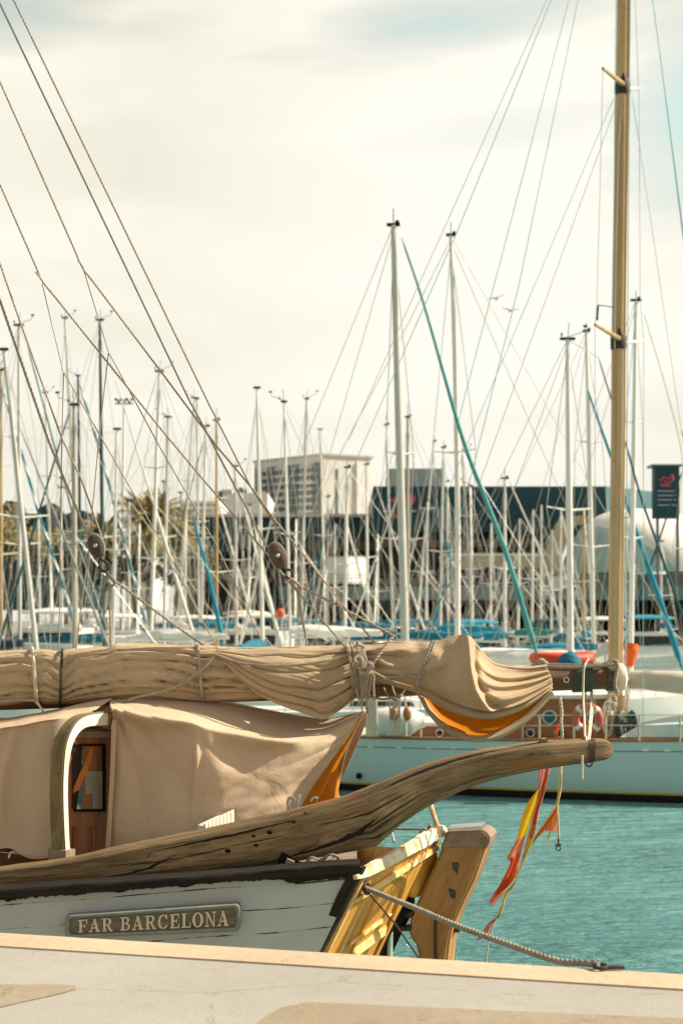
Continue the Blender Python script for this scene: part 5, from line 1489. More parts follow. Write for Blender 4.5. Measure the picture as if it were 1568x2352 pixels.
        if (top-ps[0]).length > .3:
            bm = B(); tube(bm, [top, ps[0]], .012, 5); obj('forestay', bm, MT['wire'], R)
    # boom with stacked sail under a cover
    bz = rnd.uniform(2.1, 2.5) if d < 62 else rnd.uniform(2.5, 3.2); bl = min(L-J-.6, L*.38)
    bm = B(); tube(bm, [loc((0, 0, bz)), loc((-bl, 0, bz+.12))], .07, 8); bo = obj('boom', bm, MT['alupale'], R)
    if cover:
        bm = B(); lumpy(bm, loc((.12, 0, bz+.34)), loc((-bl+.1, 0, bz+.22)), (.17, .25, .22, .15, .09), 30, 12, .4, xt); obj('sail_cover', bm, MT[cover], bo)
    bm = B(); tube(bm, [loc((-bl, 0, bz+.16)), foot.lerp(top, .985)], .011, 5); obj('topping_lift', bm, MT['wire'], R)
    for q in (.35, .75):
        bm = B(); tube(bm, [loc((-bl*q, .12, bz+.1)), foot.lerp(top, .55)], .008, 4); obj('lazy_jack', bm, MT['wire'], R)
    # guard rails, spray hood
    bm = B()
    for sd in (1, -1):
        tp = []
        for i in range(0, n+1, 2):
            x, b_, sh = prof[i]; p = loc((x, sd*max(b_-.06, .02), sh)); q = p+Vector((0, 0, .62)); tube(bm, [p, q], .016, 5); tp.append(q)
        tube(bm, tp, .012, 5); tube(bm, [p-Vector((0, 0, .3)) for p in tp], .009, 4)
    obj('guard_rail', bm, MT['steel'], R)
    if opt.get('hood'):
        bm = B(); rws = []
        for i in range(7):
            a_ = i/6*math.pi*.55; rws.append([loc((xc0-.3+1.1*(1-math.cos(a_))*.9-.5, math.cos(q/10*math.pi)*Bm*.62, 1.5+math.sin(q/10*math.pi)*.85*math.cos(a_*.9)+.05)) for q in range(11)])
        grid(bm, rws, lambda i, j: (i*.1, j*.1)); bmesh.ops.recalc_face_normals(bm, faces=bm.faces[:])
        o_ = obj('spray_hood', bm, MT[opt['hood']], R); md = o_.modifiers.new('thickness', 'SOLIDIFY'); md.thickness = .02
    return R

BOATS = [
 ('sailing boat with varnished mast at the left picture edge and blue spiral furled sail', 2, 850, 3, 1482, 8, 'tanmast', 'white', 'white', {'furl': [(5, 895, 151, 1366, 5, 9, 'bluespiral', [(5, 895), (46, 1028), (91, 1185), (132, 1310), (160, 1400), (176, 1500)])]}),
 ('sailing boat with thick leaning silver mast at far left, its grey furled sail sloping right', 9, 803, 84, 1496, 12, 'aluminium', 'white', 'white', {'furl': [(46, 983, 243, 1471, 3, 8, 'greysail')]}),
 ('sailing boat with upright silver mast second from the left edge and a thin teal forestay', 43, 747, 46, 1489, 9, 'aluminium', 'navy', 'navy', {'furl': [(63, 793, 160, 1155, 3, 5, 'darkteal')], 'hood': 'blue'}),
 ('sailing boat with slim tapering silver mast topped by a vane behind the left bridle rope', 149, 730, 175, 1482, 8, 'aluminium', 'white', 'whitesail', {'bend': .15}),
 ('gaff sailing boat with short thick weathered grey mast and dark teal furled sail sloping left', 170, 930, 172, 1482, 12, 'greymast', 'white', 'white', {'furl': [(160, 944, 5, 1454, 3, 8, 'darkteal')]}),
 ('sailing boat with tall dark green mast and white furled sail running down right', 229, 735, 238, 1480, 8.5, 'greenmast', 'white', 'blue', {'furl': [(262, 860, 446, 1464, 2, 10, 'whitesail')]}),
 ('sailing boat with shorter dark green mast and blue furled sail edged in white', 179, 863, 187, 1482, 7, 'greenmast', 'tealhull', 'blue', {'furl': [(183, 884, 337, 1447, 5, 9, 'bluespiral', [(183, 884), (230, 1039), (271, 1190), (312, 1350), (337, 1447), (350, 1500)])]}),
 ('sailing boat with thin white mast left of the grey mast', 104, 902, 121, 1482, 6.5, 'alupale', 'white', 'brightblue', {}),
 ('sailing boat with short pale mast beside the floodlight pole', 269, 986, 258, 1482, 8, 'alupale', 'white', 'blue', {'hood': 'blue'}),
 ('sailing boat with silver mast in front of the big palm tree', 366, 853, 346, 1480, 9.5, 'alupale', 'white', 'white', {'hood': 'brightblue', 'furl': [(360, 867, 296, 1085, 1.4, 1.8, 'greysail', [(360, 867), (309, 1032), (220, 1330), (180, 1470)])]}),
 ('sailing boat with bright blue furled sail bulging at its foot', 386, 958, 376, 1480, 8, 'aluminium', 'white', 'white', {'furl': [(443, 1183, 513, 1482, 5, 13, 'brightblue', [(443, 1183), (458, 1245), (471, 1289), (492, 1380), (506, 1448), (515, 1500)])]}),
 ('sailing boat with leaning white mast right of the palm tree', 447, 914, 405, 1480, 7, 'alupale', 'white', 'white', {'hd': 1.9}),
 ('sailing boat with slim white mast and a white furled sail crossing the dark hall', 452, 916, 457, 1480, 5.5, 'aluminium', 'white', 'blue', {'furl': [(497, 1140, 596, 1482, 4, 8, 'whitesail')]}),
 ('sailing boat with white mast and dark leftward stay, beside the varnished mast', 473, 979, 461, 1480, 7.5, 'alupale', 'white', 'brightblue', {'furl': [(468, 1010, 430, 1150, 2, 2.6, 'darkteal', [(468, 1010), (432, 1144), (380, 1330), (342, 1470)])], 'hood': 'blue'}),
 ('sailing boat with slender varnished mast and white furled sail, left of the low dark hall', 497, 965, 498, 1482, 7, 'tanmast', 'white', 'white', {'furl': [(551, 1130, 645, 1481, 5, 9, 'whitesail')]}),
 ('sailing boat with stubby silver mast bearing two crosstrees before the low white building', 540, 1071, 543, 1480, 8, 'aluminium', 'white', 'whitesail', {}),
 ('sailing boat with white T-topped mast at the left corner of the hotel', 590, 891, 603, 1480, 10, 'alupale', 'white', 'blue', {'hd': 1.35}),
 ('sailing boat with white mast and white furled sail sloping left before the hotel windows', 652, 923, 667, 1480, 7.5, 'alupale', 'white', 'white', {'furl': [(656, 1060, 555, 1467, 3, 7, 'whitesail')]}),
 ('sailing boat with silver mast rising past the hotel roof corner', 704, 916, 690, 1480, 7.5, 'aluminium', 'tealhull', 'blue', {'hd': 1.75}),
 ('sailing boat with thin mast before the blank hotel wall and long white furled sail', 735, 986, 748, 1480, 6, 'alupale', 'white', 'blue', {'furl': [(756, 1055, 870, 1478, 2, 8, 'whitesail')]}),
 ('sailing boat with white mast and blue dashed furled sail sloping left across the white kiosk', 797, 1074, 791, 1480, 9, 'alupale', 'white', 'blue', {'furl': [(772, 1134, 698, 1415, 3, 7, 'bluespiral')], 'hood': 'blue'}),
 ('sailing boat with T-topped mast at the right corner of the hotel', 841, 1067, 845, 1480, 6.5, 'alupale', 'white', 'blue', {'furl': [(862, 1110, 985, 1480, 2, 6, 'whitesail')]}),
 ('sailing boat with short tan-grey mast below the hotel wall', 753, 1141, 751, 1460, 5.5, 'greymast', 'white', None, {'hd': 1.4}),
 ('sailing boat with thin mast immediately left of the tallest silver mast', 887, 976, 902, 1450, 5.5, 'alupale', 'navy', 'blue', {}),
 ('sailing boat with the tallest silver mast and a long aqua furled sail', 903, 517, 930, 1480, 19, 'aluminium', 'white', 'white', {'furl': [(922, 545, 1230, 1497, 4, 15, 'aquasail', [(922, 545), (975, 705), (1060, 1000), (1112, 1140), (1160, 1265), (1200, 1395), (1232, 1500), (1245, 1540)])], 'spw': .8}),
 ('sailing boat with white mast touching the right side of the tallest mast', 936, 958, 936, 1480, 9, 'greymast', 'white', 'blue', {'furl': [(930, 1090, 800, 1464, 3, 5, 'whitesail')]}),
 ('sailing boat with thin leaning white mast in front of the pink logo', 997, 1014, 955, 1454, 5.5, 'alupale', 'white', 'blue', {'hd': 1.2}),
 ('sailing boat with small mast and wavy blue half-furled sail', 1018, 1028, 1010, 1480, 6.5, 'alupale', 'white', 'brightblue', {'furl': [(1025, 1250, 986, 1464, 5, 6, 'brightblue', [(1025, 1240), (1030, 1275), (1039, 1306), (1036, 1335), (1022, 1355), (1011, 1380), (1000, 1420), (984, 1475)], .5)]}),
 ('sailing boat with second tallest silver mast right of the aqua furled sail head', 1035, 540, 1048, 1482, 13, 'alupale', 'white', 'white', {'bend': .12, 'furl': [(1032, 555, 787, 1030, 1.5, 1.8, 'wire', [(1032, 555), (900, 815), (787, 1030), (735, 1140)])]}),
 ('sailing boat with very short white mast just left of the second tallest mast', 1027, 1106, 1029, 1460, 5, 'alupale', 'white', 'blue', {'hd': 1.6}),
 ('sailing boat with thin bent mast crossed by the aqua furled sail', 1061, 1035, 1080, 1455, 5.5, 'greymast', 'white', 'blue', {'bend': .1}),
 ('sailing boat with low white mast beside the bent thin mast', 1080, 1116, 1084, 1455, 6.5, 'alupale', 'white', 'brightblue', {'hood': 'brightblue'}),
 ('sailing boat with white mast alone before the dark building and twin white stays', 1159, 1099, 1159, 1455, 8, 'alupale', 'white', 'brightblue', {'furl': [(1168, 1102, 1305, 1517, 3, 6, 'whitesail', [(1168, 1102), (1242, 1274), (1280, 1410), (1305, 1517), (1312, 1545)])]}),
 ('sailing boat with short white mast and white stay sloping left, below the beige ramp', 1224, 1169, 1221, 1458, 6.5, 'alupale', 'white', 'teal', {'furl': [(1215, 1200, 1124, 1447, 3, 6, 'whitesail')]}),
 ('sailing boat with short mast in front of the beige ramp foot', 1243, 1158, 1242, 1430, 5.5, 'alupale', 'white', 'teal', {'hd': 1.5}),
 ('sailing boat with short white mast at the left edge of the dome tent', 1288, 1169, 1286, 1440, 6.5, 'alupale', 'white', 'blue', {'hd': 1.7}),
 ('sailing boat with thick white mast in front of the dome tent', 1303, 779, 1310, 1489, 15, 'alupale', 'white', 'white', {'furl': [(1374, 821, 1568, 1419, 3, 8, 'darkteal', [(1374, 821), (1400, 905), (1435, 1014), (1470, 1137), (1513, 1260), (1568, 1419), (1600, 1510)])]}),
 ('sailing boat with T-topped mast left of the wooden mast and thick bright blue furled sail', 1346, 761, 1363, 1489, 11, 'alupale', 'white', 'brightblue', {'furl': [(1347, 884, 1560, 1517, 4, 15, 'brightblue', [(1347, 884), (1356, 915), (1398, 1035), (1435, 1144), (1484, 1289), (1523, 1401), (1560, 1517), (1572, 1555)])]}),
 ('sailing boat with small varnished mast before the dome tent', 1340, 1165, 1340, 1471, 8, 'tanmast', 'white', 'brightblue', {'hd': 1.55}),
 ('sailing boat with silver mast right of the wooden mast', 1460, 690, 1449, 1464, 12, 'alupale', 'white', 'white', {'furl': [(1478, 720, 1568, 1062, 1.6, 2, 'tanmast', [(1478, 720), (1520, 860), (1555, 990), (1568, 1062)])], 'spw': .6}),
 ('sailing boat with very low white mast below the first blue spiral sail at left', 88, 1168, 92, 1470, 6, 'alupale', 'white', 'white', {'hd': 1.5}),
 ('sailing boat with short mast just left of the left pulley block', 140, 1120, 143, 1475, 6, 'alupale', 'navy', 'white', {'hood': 'blue', 'hd': 1.35}),
 ('sailing boat with short white mast directly under the floodlight head', 297, 1150, 296, 1475, 6, 'alupale', 'white', 'blue', {'furl': [(292, 1165, 225, 1465, 3, 6, 'whitesail')]}),
 ('sailing boat with short mast against the palm trunk', 321, 1200, 318, 1475, 5.5, 'alupale', 'tealhull', 'white', {'hd': 1.7}),
 ('sailing boat with low white mast between the leaning mast and the bulging blue furled sail', 428, 1180, 424, 1475, 6, 'alupale', 'white', 'white', {'hd': 1.45}),
 ('sailing boat with low mast left of the right pulley block', 573, 1160, 570, 1475, 6, 'alupale', 'white', 'whitesail', {'furl': [(578, 1180, 640, 1470, 3, 7, 'whitesail')]}),
 ('sailing boat with low mast just right of the right pulley block', 680, 1190, 678, 1475, 6.5, 'alupale', 'white', 'blue', {'hd': 1.6}),
 ('sailing boat with low mast before the left side of the white kiosk', 769, 1200, 767, 1470, 5.5, 'alupale', 'white', 'blue', {'furl': [(764, 1220, 700, 1468, 3, 6, 'whitesail')]}),
 ('sailing boat with low white mast right of the white kiosk', 868, 1225, 866, 1470, 6, 'alupale', 'white', 'blue', {'hd': 1.5}),
 ('sailing boat with low mast and crossed stays between the two tallest masts', 982, 1150, 978, 1470, 6, 'alupale', 'white', 'brightblue', {'furl': [(976, 1165, 890, 1470, 3, 6, 'whitesail')]}),
 ('sailing boat with low white mast under the aqua furled sail', 1128, 1200, 1126, 1470, 6, 'alupale', 'white', 'brightblue', {'hood': 'brightblue', 'hd': 1.6}),
 ('sailing boat with low white mast and leftward stay before the excursion boat', 1193, 1190, 1189, 1470, 6, 'alupale', 'white', 'brightblue', {'furl': [(1186, 1205, 1100, 1470, 3, 6, 'whitesail')]}),
 ('sailing boat with low white mast left of the thick white mast', 1268, 1215, 1265, 1470, 5.5, 'alupale', 'white', 'teal', {'furl': [(1272, 1235, 1340, 1470, 3, 5, 'whitesail')]}),
 ('sailing boat with low mast seen between the wooden mast and the silver mast', 1437, 1190, 1435, 1470, 5, 'alupale', 'white', 'blue', {'hd': 1.5}),
 ('sailing boat with short white mast before the white dome, far right', 1518, 1243, 1518, 1440, 5.5, 'alupale', 'white', 'blue', {'hd': 1.6}),
 ('sailing boat cut by the right picture edge with dark sloping stay', 1575, 1000, 1580, 1480, 9, 'alupale', 'navy', 'brightblue', {'furl': [(1565, 1085, 1491, 1306, 4, 5, 'darkteal')]}),
]
for row in sorted(BOATS, key=lambda r: -r[5]): sail_boat(row)

# motor boats and covered boats along the far pontoon
def motor_boat(label, x, d, L, h, cover, hd, hullm='white', name='motor_boat'):
    c = P(x, YH, d)
    R = thing(name, label, 'motor boat', (c.x, d, 0), hd, 'motor boats along the far pontoon'); Mx = root_matrix(R)
    def loc(p): return Mx @ Vector(p)
    bm = B(); n = 16; rows = []
    prof = []
    for i in range(n+1):
        t = i/n; prof.append((-L/2+L*t, L*.16*max(0, 1-max(0, (t-.5)/.5)**2.4), .95*h/3+.5*t*t*h/3))
    for f, zf in ((1, 1), (.97, .75), (.86, .2), (.75, -.15)): rows.append([loc((x_, b_*f+.001, sh*zf)) for x_, b_, sh in prof])
    rb = [[loc((x_, -b_*f-.001, sh*zf)) for x_, b_, sh in prof] for f, zf in ((1, 1), (.97, .75), (.86, .2), (.75, -.15))]
    ring = list(reversed(rows))+rb
    grid(bm, ring, lambda i, j: (j*.3, i*.2)); bm.faces.new([bm.verts.new(r[0]) for r in ring]); bmesh.ops.recalc_face_normals(bm, faces=bm.faces[:])
    obj('hull', bm, MT[hullm], R, angle=.8)
    z0 = .95*h/3
    bm = B()
    q = [loc((x_, 0, z_)) for x_, z_ in ((-L*.30, z0), (-L*.30, z0+h*.40), (L*.08, z0+h*.40), (L*.22, z0+h*.12), (L*.38, z0+.15), (L*.38, z0))]
    wv = loc((0, L*.125, 0))-loc((0, 0, 0))
    prism(bm, [p-wv for p in q], wv*2, bev=.06); cb = obj('cabin', bm, MT['white'], R, angle=.5)
    for sd in (1, -1):
        bm = B(); prism(bm, [loc((x_, sd*L*.1265, z_)) for x_, z_ in ((-L*.27, z0+h*.19), (-L*.27, z0+h*.34), (L*.08, z0+h*.34), (L*.18, z0+h*.19))], loc((0, sd*.02, 0))-loc((0, 0, 0))); obj('window', bm, MT['glassdark'], cb)
    bm = B(); zt = z0+h*.40
    for (x_, y_) in ((-L*.25, L*.1), (-L*.25, -L*.1), (L*.02, L*.1), (L*.02, -L*.1)): tube(bm, [loc((x_, y_, zt)), loc((x_, y_, zt+h*.2))], .03, 6)
    obj('canopy_frame', bm, MT['steel'], R)
    bm = B(); rws = []
    for i in range(7):
        t = i/6; rws.append([loc((-L*.30+L*.38*t, math.cos(k/8*math.pi)*L*.13, zt+h*.2+math.sin(k/8*math.pi)*.28*(1-.4*(2*t-1)**2))) for k in range(9)])
    grid(bm, rws, lambda i, j: (i*.2, j*.2)); o_ = obj('canopy', bm, MT[cover], R); md = o_.modifiers.new('thickness', 'SOLIDIFY'); md.thickness = .05
    bm = B()
    for sd in (1, -1):
        tp = []
        for i in range(6, n+1, 2):
            x_, b_, sh = prof[i]; p = loc((x_, sd*max(b_-.05, .02), sh)); tube(bm, [p, p+Vector((0, 0, .7))], .018, 5); tp.append(p+Vector((0, 0, .7)))
        tube(bm, tp, .018, 5)
    obj('guard_rail', bm, MT['steel'], R)
MB_ = [
 ('dark hulled motor boat with white canopy at the far left of the marina', 95, 88, 10, 4.6, 'white', 2.9, 'navy'),
 ('white motor boat with grey windscreen in front of the palm trees', 300, 96, 9, 4.3, 'whitesail', .2, 'white'),
 ('white motor boat with white canopy below the low white building', 560, 92, 10, 4.3, 'white', 2.8, 'white'),
 ('white motor boat with blue canopy under the hotel', 700, 100, 9, 4.0, 'blue', .3, 'white'),
 ('teal motor boat with blue canopy in front of the white kiosk', 800, 95, 9, 3.7, 'blue', 2.7, 'tealhull'),
 ('white motor boat with bright blue canopy left of the aqua furled sail foot', 1110, 90, 8, 3.9, 'brightblue', .25, 'white'),
 ('white motor boat with dark teal canopy in front of the pier', 1250, 98, 9, 4.0, 'darkteal', 2.95, 'white'),
 ('white motor boat with blue canopy near the right picture edge', 1510, 92, 9, 4.2, 'brightblue', .15, 'white'),
 ('large white motor boat with white canopy beneath the left masts', 190, 104, 11, 4.8, 'white', .1, 'white'),
 ('white motor boat with beige canopy right of the bulging blue furled sail', 590, 107, 8, 4.6, 'beigecov', .4, 'white'),
 ('white motor boat with white canopy beneath the palm tree', 420, 103, 9, 4.2, 'white', 3.0, 'white'),
 ('white motor boat with blue canopy behind the tallest mast', 960, 102, 9, 3.9, 'blue', .2, 'white'),
 ('white motor boat with white canopy behind the thick white mast', 1350, 104, 9, 4.1, 'white', 3.0, 'white'),
]
for a_ in MB_: motor_boat(*a_)
# red marker float by the rails
FB = thing('fender_buoy', 'red and white round buoy hanging between masts below the hotel', 'buoy', tuple(P(644, 1425, 68)))
bm = B(); ball(bm, P(645, 1408, 68), .22); ball(bm, P(638, 1414, 68), .18); obj('float', bm, MT['orange'], FB)
bm = B(); tube(bm, [P(648, 1424, 68), P(648, 1500, 68)], .03, 6); ball(bm, P(650, 1418, 68), .12); obj('post', bm, MT['white'], FB)

# ------------------------------------------------------------------ far shore
def gz(): return 1.4
def wallbox(bm, x0, x1, y0, y1, d, depth, mi=0):
    a_, b_ = P(x0, y0, d), P(x1, y1, d)
    zb = min(b_.z, a_.z)
    box(bm, ((a_.x+b_.x)/2, d+depth/2, (a_.z+zb)/2), (b_.x-a_.x, depth, a_.z-zb), mi=mi)
BT = M('dark_teal_cladding', (.009, .052, .068), (.011, .062, .078), .15, .5)
BT2 = M('blue_grey_cladding', (.07, .165, .18), (.06, .145, .16), .15, .5)
BDK = M('dark_glazing', (.006, .028, .034), (.010, .04, .046), .3, .25)
CON = M('pale_concrete', (.62, .60, .55), (.55, .53, .48), .05, .8)
WHT = M('white_render', (.78, .77, .73), (.72, .71, .67), .05, .8)
BRN = M('brown_louvre', (.14, .115, .085), (.10, .085, .06), .5, .8)
TAN = M('tan_timber_cladding', (.50, .40, .28), (.42, .33, .22), .6, .8, stretch=(1, 1, 6))
GREYW = M('grey_metal_cladding', (.40, .44, .43), (.36, .40, .39), .5, .6, stretch=(8, 1, 1))
PINK = M('pink_logo', (.50, .10, .14), (.45, .09, .12), 1, .6)
DECKG = M('blue_grey_deck', (.16, .21, .205), (.13, .175, .17), .4, .7)
PILE = M('brown_piling', (.10, .08, .05), (.055, .045, .03), .9, .9, stretch=(1, 1, .3))

b1 = thing('shopping_hall', 'low dark teal waterfront hall left of the tall dark building', 'building', (P(660, 1400, 158).x, 158, gz()))
bm = B(); wallbox(bm, 412, 862, 1186, 1268, 158, 30); obj('upper_wall', bm, BT, b1)
bm = B(); wallbox(bm, 420, 862, 1268, 1472, 161, 26); obj('glazed_wall', bm, BDK, b1)
bm = B(); wallbox(bm, 405, 900, 1180, 1187, 157, 32); obj('roof', bm, CON, b1)
bm = B(); wallbox(bm, 700, 858, 1243, 1266, 157.5, .6); obj('louvre_band', bm, BRN, b1)
for k in range(9):
    bm = B(); x = 440+k*47; wallbox(bm, x, x+5, 1268, 1470, 159.5, 1); obj('column', bm, CON, b1)
bm = B(); wallbox(bm, 415, 860, 1330, 1337, 157.2, 3); obj('terrace', bm, BRN, b1)

b2 = thing('shopping_centre', 'tall dark teal waterfront building with a pink round logo', 'building', (P(1070, 1400, 150).x, 150, gz()))
bm = B(); wallbox(bm, 857, 1392, 1117, 1222, 150, 40)
obj('upper_wall', bm, BT, b2)
bm = B(); wallbox(bm, 868, 1285, 1226, 1474, 154, 34); obj('glazed_wall', bm, BDK, b2)
for k in range(2):
    bm = B(); wallbox(bm, 862, 1230, 1240+k*88, 1256+k*88, 149.5, 6); obj('balcony', bm, BRN, b2)
bm = B()
prism(bm, [P(1392, 1117, 149.6), P(1500, 1129, 160), P(1500, 1474, 160), P(1392, 1474, 149.6)], (0, 22, 0)); obj('side_wall', bm, BT2, b2, smooth=False)
bm = B(); wallbox(bm, 893, 1020, 1076, 1118, 160, 14); obj('roof_plant', bm, GREYW, b2)
for k in range(8):
    bm = B(); x = 885+k*52; wallbox(bm, x, x+5, 1256, 1470, 152.5, 1); obj('column', bm, BRN, b2)
bm = B()
tube(bm, [P(941, 1146, 149.85), P(941, 1146, 149.7)], .62, 24); obj('logo', bm, PINK, b2); bm = B()
tube(bm, [P(*p, 149.75) for p in spl([(895, 1152), (903, 1148), (912, 1142), (905, 1156), (914, 1162)], 16)], .16, 6)
obj('logo', bm, PINK, b2)
bm = B(); box(bm, P(904, 1185, 149.8), (1.1, .1, .45)); obj('logo', bm, PINK, b2)
bm = B()
for x in (884, 900, 918, 934, 950): box(bm, P(x, 1174, 149.85), (.5, .06, .16))
obj('logo_text', bm, CON, b2)

# hotel, two faces, with window bands and balconies
ht = thing('hotel', 'pale multi-storey hotel with dark window bands seen above the low hall', 'hotel', (P(720, 1400, 330).x, 330, gz()))
pC = P(742, 1400, 330); pL = P(584, 1400, 345); pR = P(854, 1400, 336)
zt = P(742, 1046, 330).z
def zpt(p, z): return Vector((p.x, p.y, z))
back = pL+pR-pC+Vector((0, 14, 0))
bm = B(); prism(bm, [zpt(p, 1.2) for p in (pC, pR, back, pL)], (0, 0, zt-1.2)); obj('wall', bm, M('hotel_wall', (.66, .65, .61), (.60, .59, .55), .02, .85), ht, smooth=False)
bm = B(); ee = [p+(p-(pC+back)/2)*.025 for p in (pC, pR, back, pL)]; prism(bm, [zpt(p, zt) for p in ee], (0, 0, .45)); obj('roof', bm, M('hotel_cornice', (.50, .43, .36), (.44, .38, .32), .1, .8), ht, smooth=False)
eL = (pL-pC); nL = Vector((eL.y, -eL.x, 0)).normalized()
if nL.y > 0: nL = -nL
eR = (pR-pC); nR = Vector((eR.y, -eR.x, 0)).normalized()
if nR.y > 0: nR = -nR
def facade(bm, o_, e, nrm, u0, u1, z0, z1, th=.5, off=0.0):
    prism(bm, [o_+e*u0+nrm*off+Vector((0, 0, z0-o_.z)), o_+e*u1+nrm*off+Vector((0, 0, z0-o_.z)), o_+e*u1+nrm*off+Vector((0, 0, z1-o_.z)), o_+e*u0+nrm*off+Vector((0, 0, z1-o_.z))], nrm*th)
HG = M('hotel_glass', (.12, .165, .17), (.085, .125, .13), .6, .5)
WBN = ((.04, .12), (.33, .49), (.68, .79), (.90, .98))
for (u0, u1) in WBN:
    bm = B(); facade(bm, pC, eL, nL, u0, u1, 4, zt-1.6, .35); wb = obj('window_band', bm, HG, ht, smooth=False)
HB2 = M('hotel_spandrel', (.30, .33, .32), (.25, .28, .27), .4, .6)
HB_ = M('hotel_balcony', (.60, .58, .53), (.52, .50, .46), .1, .8)
for k in range(11):
    z = zt-2.6-k*1.75
    for (u0, u1) in ((.13, .32), (.50, .67), (.80, .89)):
        bm = B(); facade(bm, pC, eL, nL, u0, u1, z, z+.6, .7); obj('balcony', bm, HB_, ht, smooth=False)
        bm = B(); facade(bm, pC, eL, nL, u0+.01, u1-.01, z-1.1, z-.05, .12); obj('window', bm, HG, ht, smooth=False)
    for (u0, u1) in WBN:
        bm = B(); facade(bm, pC, eL, nL, u0+.002, u1-.002, z+.1, z+.4, .45); obj('floor_band', bm, HB2, ht, smooth=False)
bm = B(); facade(bm, pC, eR, nR, .67, .999, 1.5, zt-1.2, .5); obj('white_bay', bm, WHT, ht, smooth=False)
bm = B(); facade(bm, pC, eR, nR, .25, .30, 1.5, zt-3.0, .12); obj('window_band', bm, HG, ht, smooth=False)

wb = thing('white_house', 'plain white low building left of the hotel', 'building', (P(560, 1400, 300).x, 300, gz()))
bm = B(); wallbox(bm, 512, 615, 1132, 1400, 300, 30); obj('wall', bm, WHT, wb)
bm = B(); wallbox(bm, 508, 532, 1124, 1133, 300, 12); obj('roof', bm, CON, wb)
bm = B(); wallbox(bm, 501, 511, 1128, 1152, 299, 1); obj('sign', bm, BT2, wb)
bm = B(); lumpy(bm, P(543, 1133, 302), P(566, 1133, 302), (.8, 1.4, 1.0), 10, 10, .5); obj('roof_plant', bm, M('rooftop_shrub', (.03, .09, .05), (.02, .06, .035), 1, .9), wb)
wb2 = thing('white_pavilion', 'white flat-roofed pavilion behind the big palm tree', 'building', (P(325, 1400, 210).x, 210, gz()))
bm = B(); wallbox(bm, 290, 350, 1150, 1400, 210, 20); obj('wall', bm, WHT, wb2)
bm = B(); wallbox(bm, 284, 356, 1145, 1151, 209, 22); obj('roof', bm, CON, wb2)
wb3 = thing('terrace_building', 'pale layered terrace building right of the palm tree', 'building', (P(445, 1400, 230).x, 230, gz()))
bm = B(); wallbox(bm, 418, 500, 1150, 1400, 230, 18); obj('wall', bm, CON, wb3)
for k in range(5):
    bm = B(); wallbox(bm, 412, 504, 1150+k*14, 1155+k*14, 229, 20); obj('balcony', bm, WHT, wb3)
bl = thing('blue_roof_hall', 'long hall with rounded dark blue roof at the far left', 'building', (P(80, 1400, 170).x, 170, gz()))
bm = B(); wallbox(bm, -1500, 200, 1180, 1400, 170, 20); obj('wall', bm, BT, bl)
bm = B()
for (xa, xb, yy) in ((-10, 60, 1150), (82, 150, 1155), (150, 215, 1172), (-120, -20, 1152), (-260, -130, 1156), (-460, -280, 1150), (-700, -480, 1158), (-1000, -720, 1152), (-1480, -1020, 1158)):
    rws = []
    for dd in (168, 190):
        rws.append([P(xa+(xb-xa)*k/10, 1185-(1185-yy)*math.sin(math.pi*k/10)**.7, dd) for k in range(11)])
    V, _ = grid(bm, rws, lambda i, j: (i, j)); bm.faces.new(list(reversed(V[0])))
obj('roof', bm, MT['navy'], bl)

# white kiosk box on the walkway
kb = thing('white_kiosk', 'plain white box kiosk standing on the raised walkway', 'kiosk', (P(792, 1345, 121).x, 121, P(792, 1345, 121).z))
kc, kl, kr = P(800, 1340, 120.5), P(743, 1340, 122.2), P(842, 1340, 122.6); kk = kl+kr-kc; kh = P(800, 1281, 120.5).z-kc.z
def kq(g): m_ = (kc+kk)/2; return [m_+(p-m_)*g for p in (kc, kr, kk, kl)]
for p in (kl, kr, kk): p.z = kc.z
bm = B(); prism(bm, kq(1), (0, 0, kh)); obj('wall', bm, WHT, kb, smooth=False)
bm = B(); prism(bm, [p+Vector((0, 0, kh+.01)) for p in kq(1.02)], (0, 0, .12)); obj('roof', bm, CON, kb, smooth=False)
bm = B(); prism(bm, [p-Vector((0, 0, .22)) for p in kq(1.03)], (0, 0, .2)); obj('base', bm, MT['black'], kb, smooth=False)

# raised timber walkway on piles
ww = thing('raised_walkway', 'blue-grey raised walkway on brown piles crossing behind the masts', 'walkway', (P(1150, 1400, 119).x, 119, 0))
bm = B(); wallbox(bm, 640, 1900, 1347, 1378, 119, 6); obj('deck', bm, DECKG, ww, smooth=False)
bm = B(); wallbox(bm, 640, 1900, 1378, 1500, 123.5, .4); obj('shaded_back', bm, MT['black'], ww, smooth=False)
rnd = random.Random(11)
for k in range(44):
    bm = B(); x = 648+k*27+rnd.uniform(-5, 5); a_ = P(x, 1378, 119.6); tube(bm, [Vector((a_.x, a_.y, a_.z)), Vector((a_.x+rnd.uniform(-.3, .3), a_.y, -.5))], rnd.uniform(.13, .22), 8); obj('pile', bm, PILE, ww)
bm = B()
for k in range(60):
    x = 645+k*20; a_ = P(x, 1347, 119.2); tube(bm, [a_, a_+Vector((0, 0, 1.0))], .035, 5)
for h in (.35, .68, 1.0): tube(bm, [P(640, 1347, 119.2)+Vector((0, 0, h)), P(1900, 1347, 119.2)+Vector((0, 0, h))], .03, 5)
obj('railing', bm, BRN, ww)
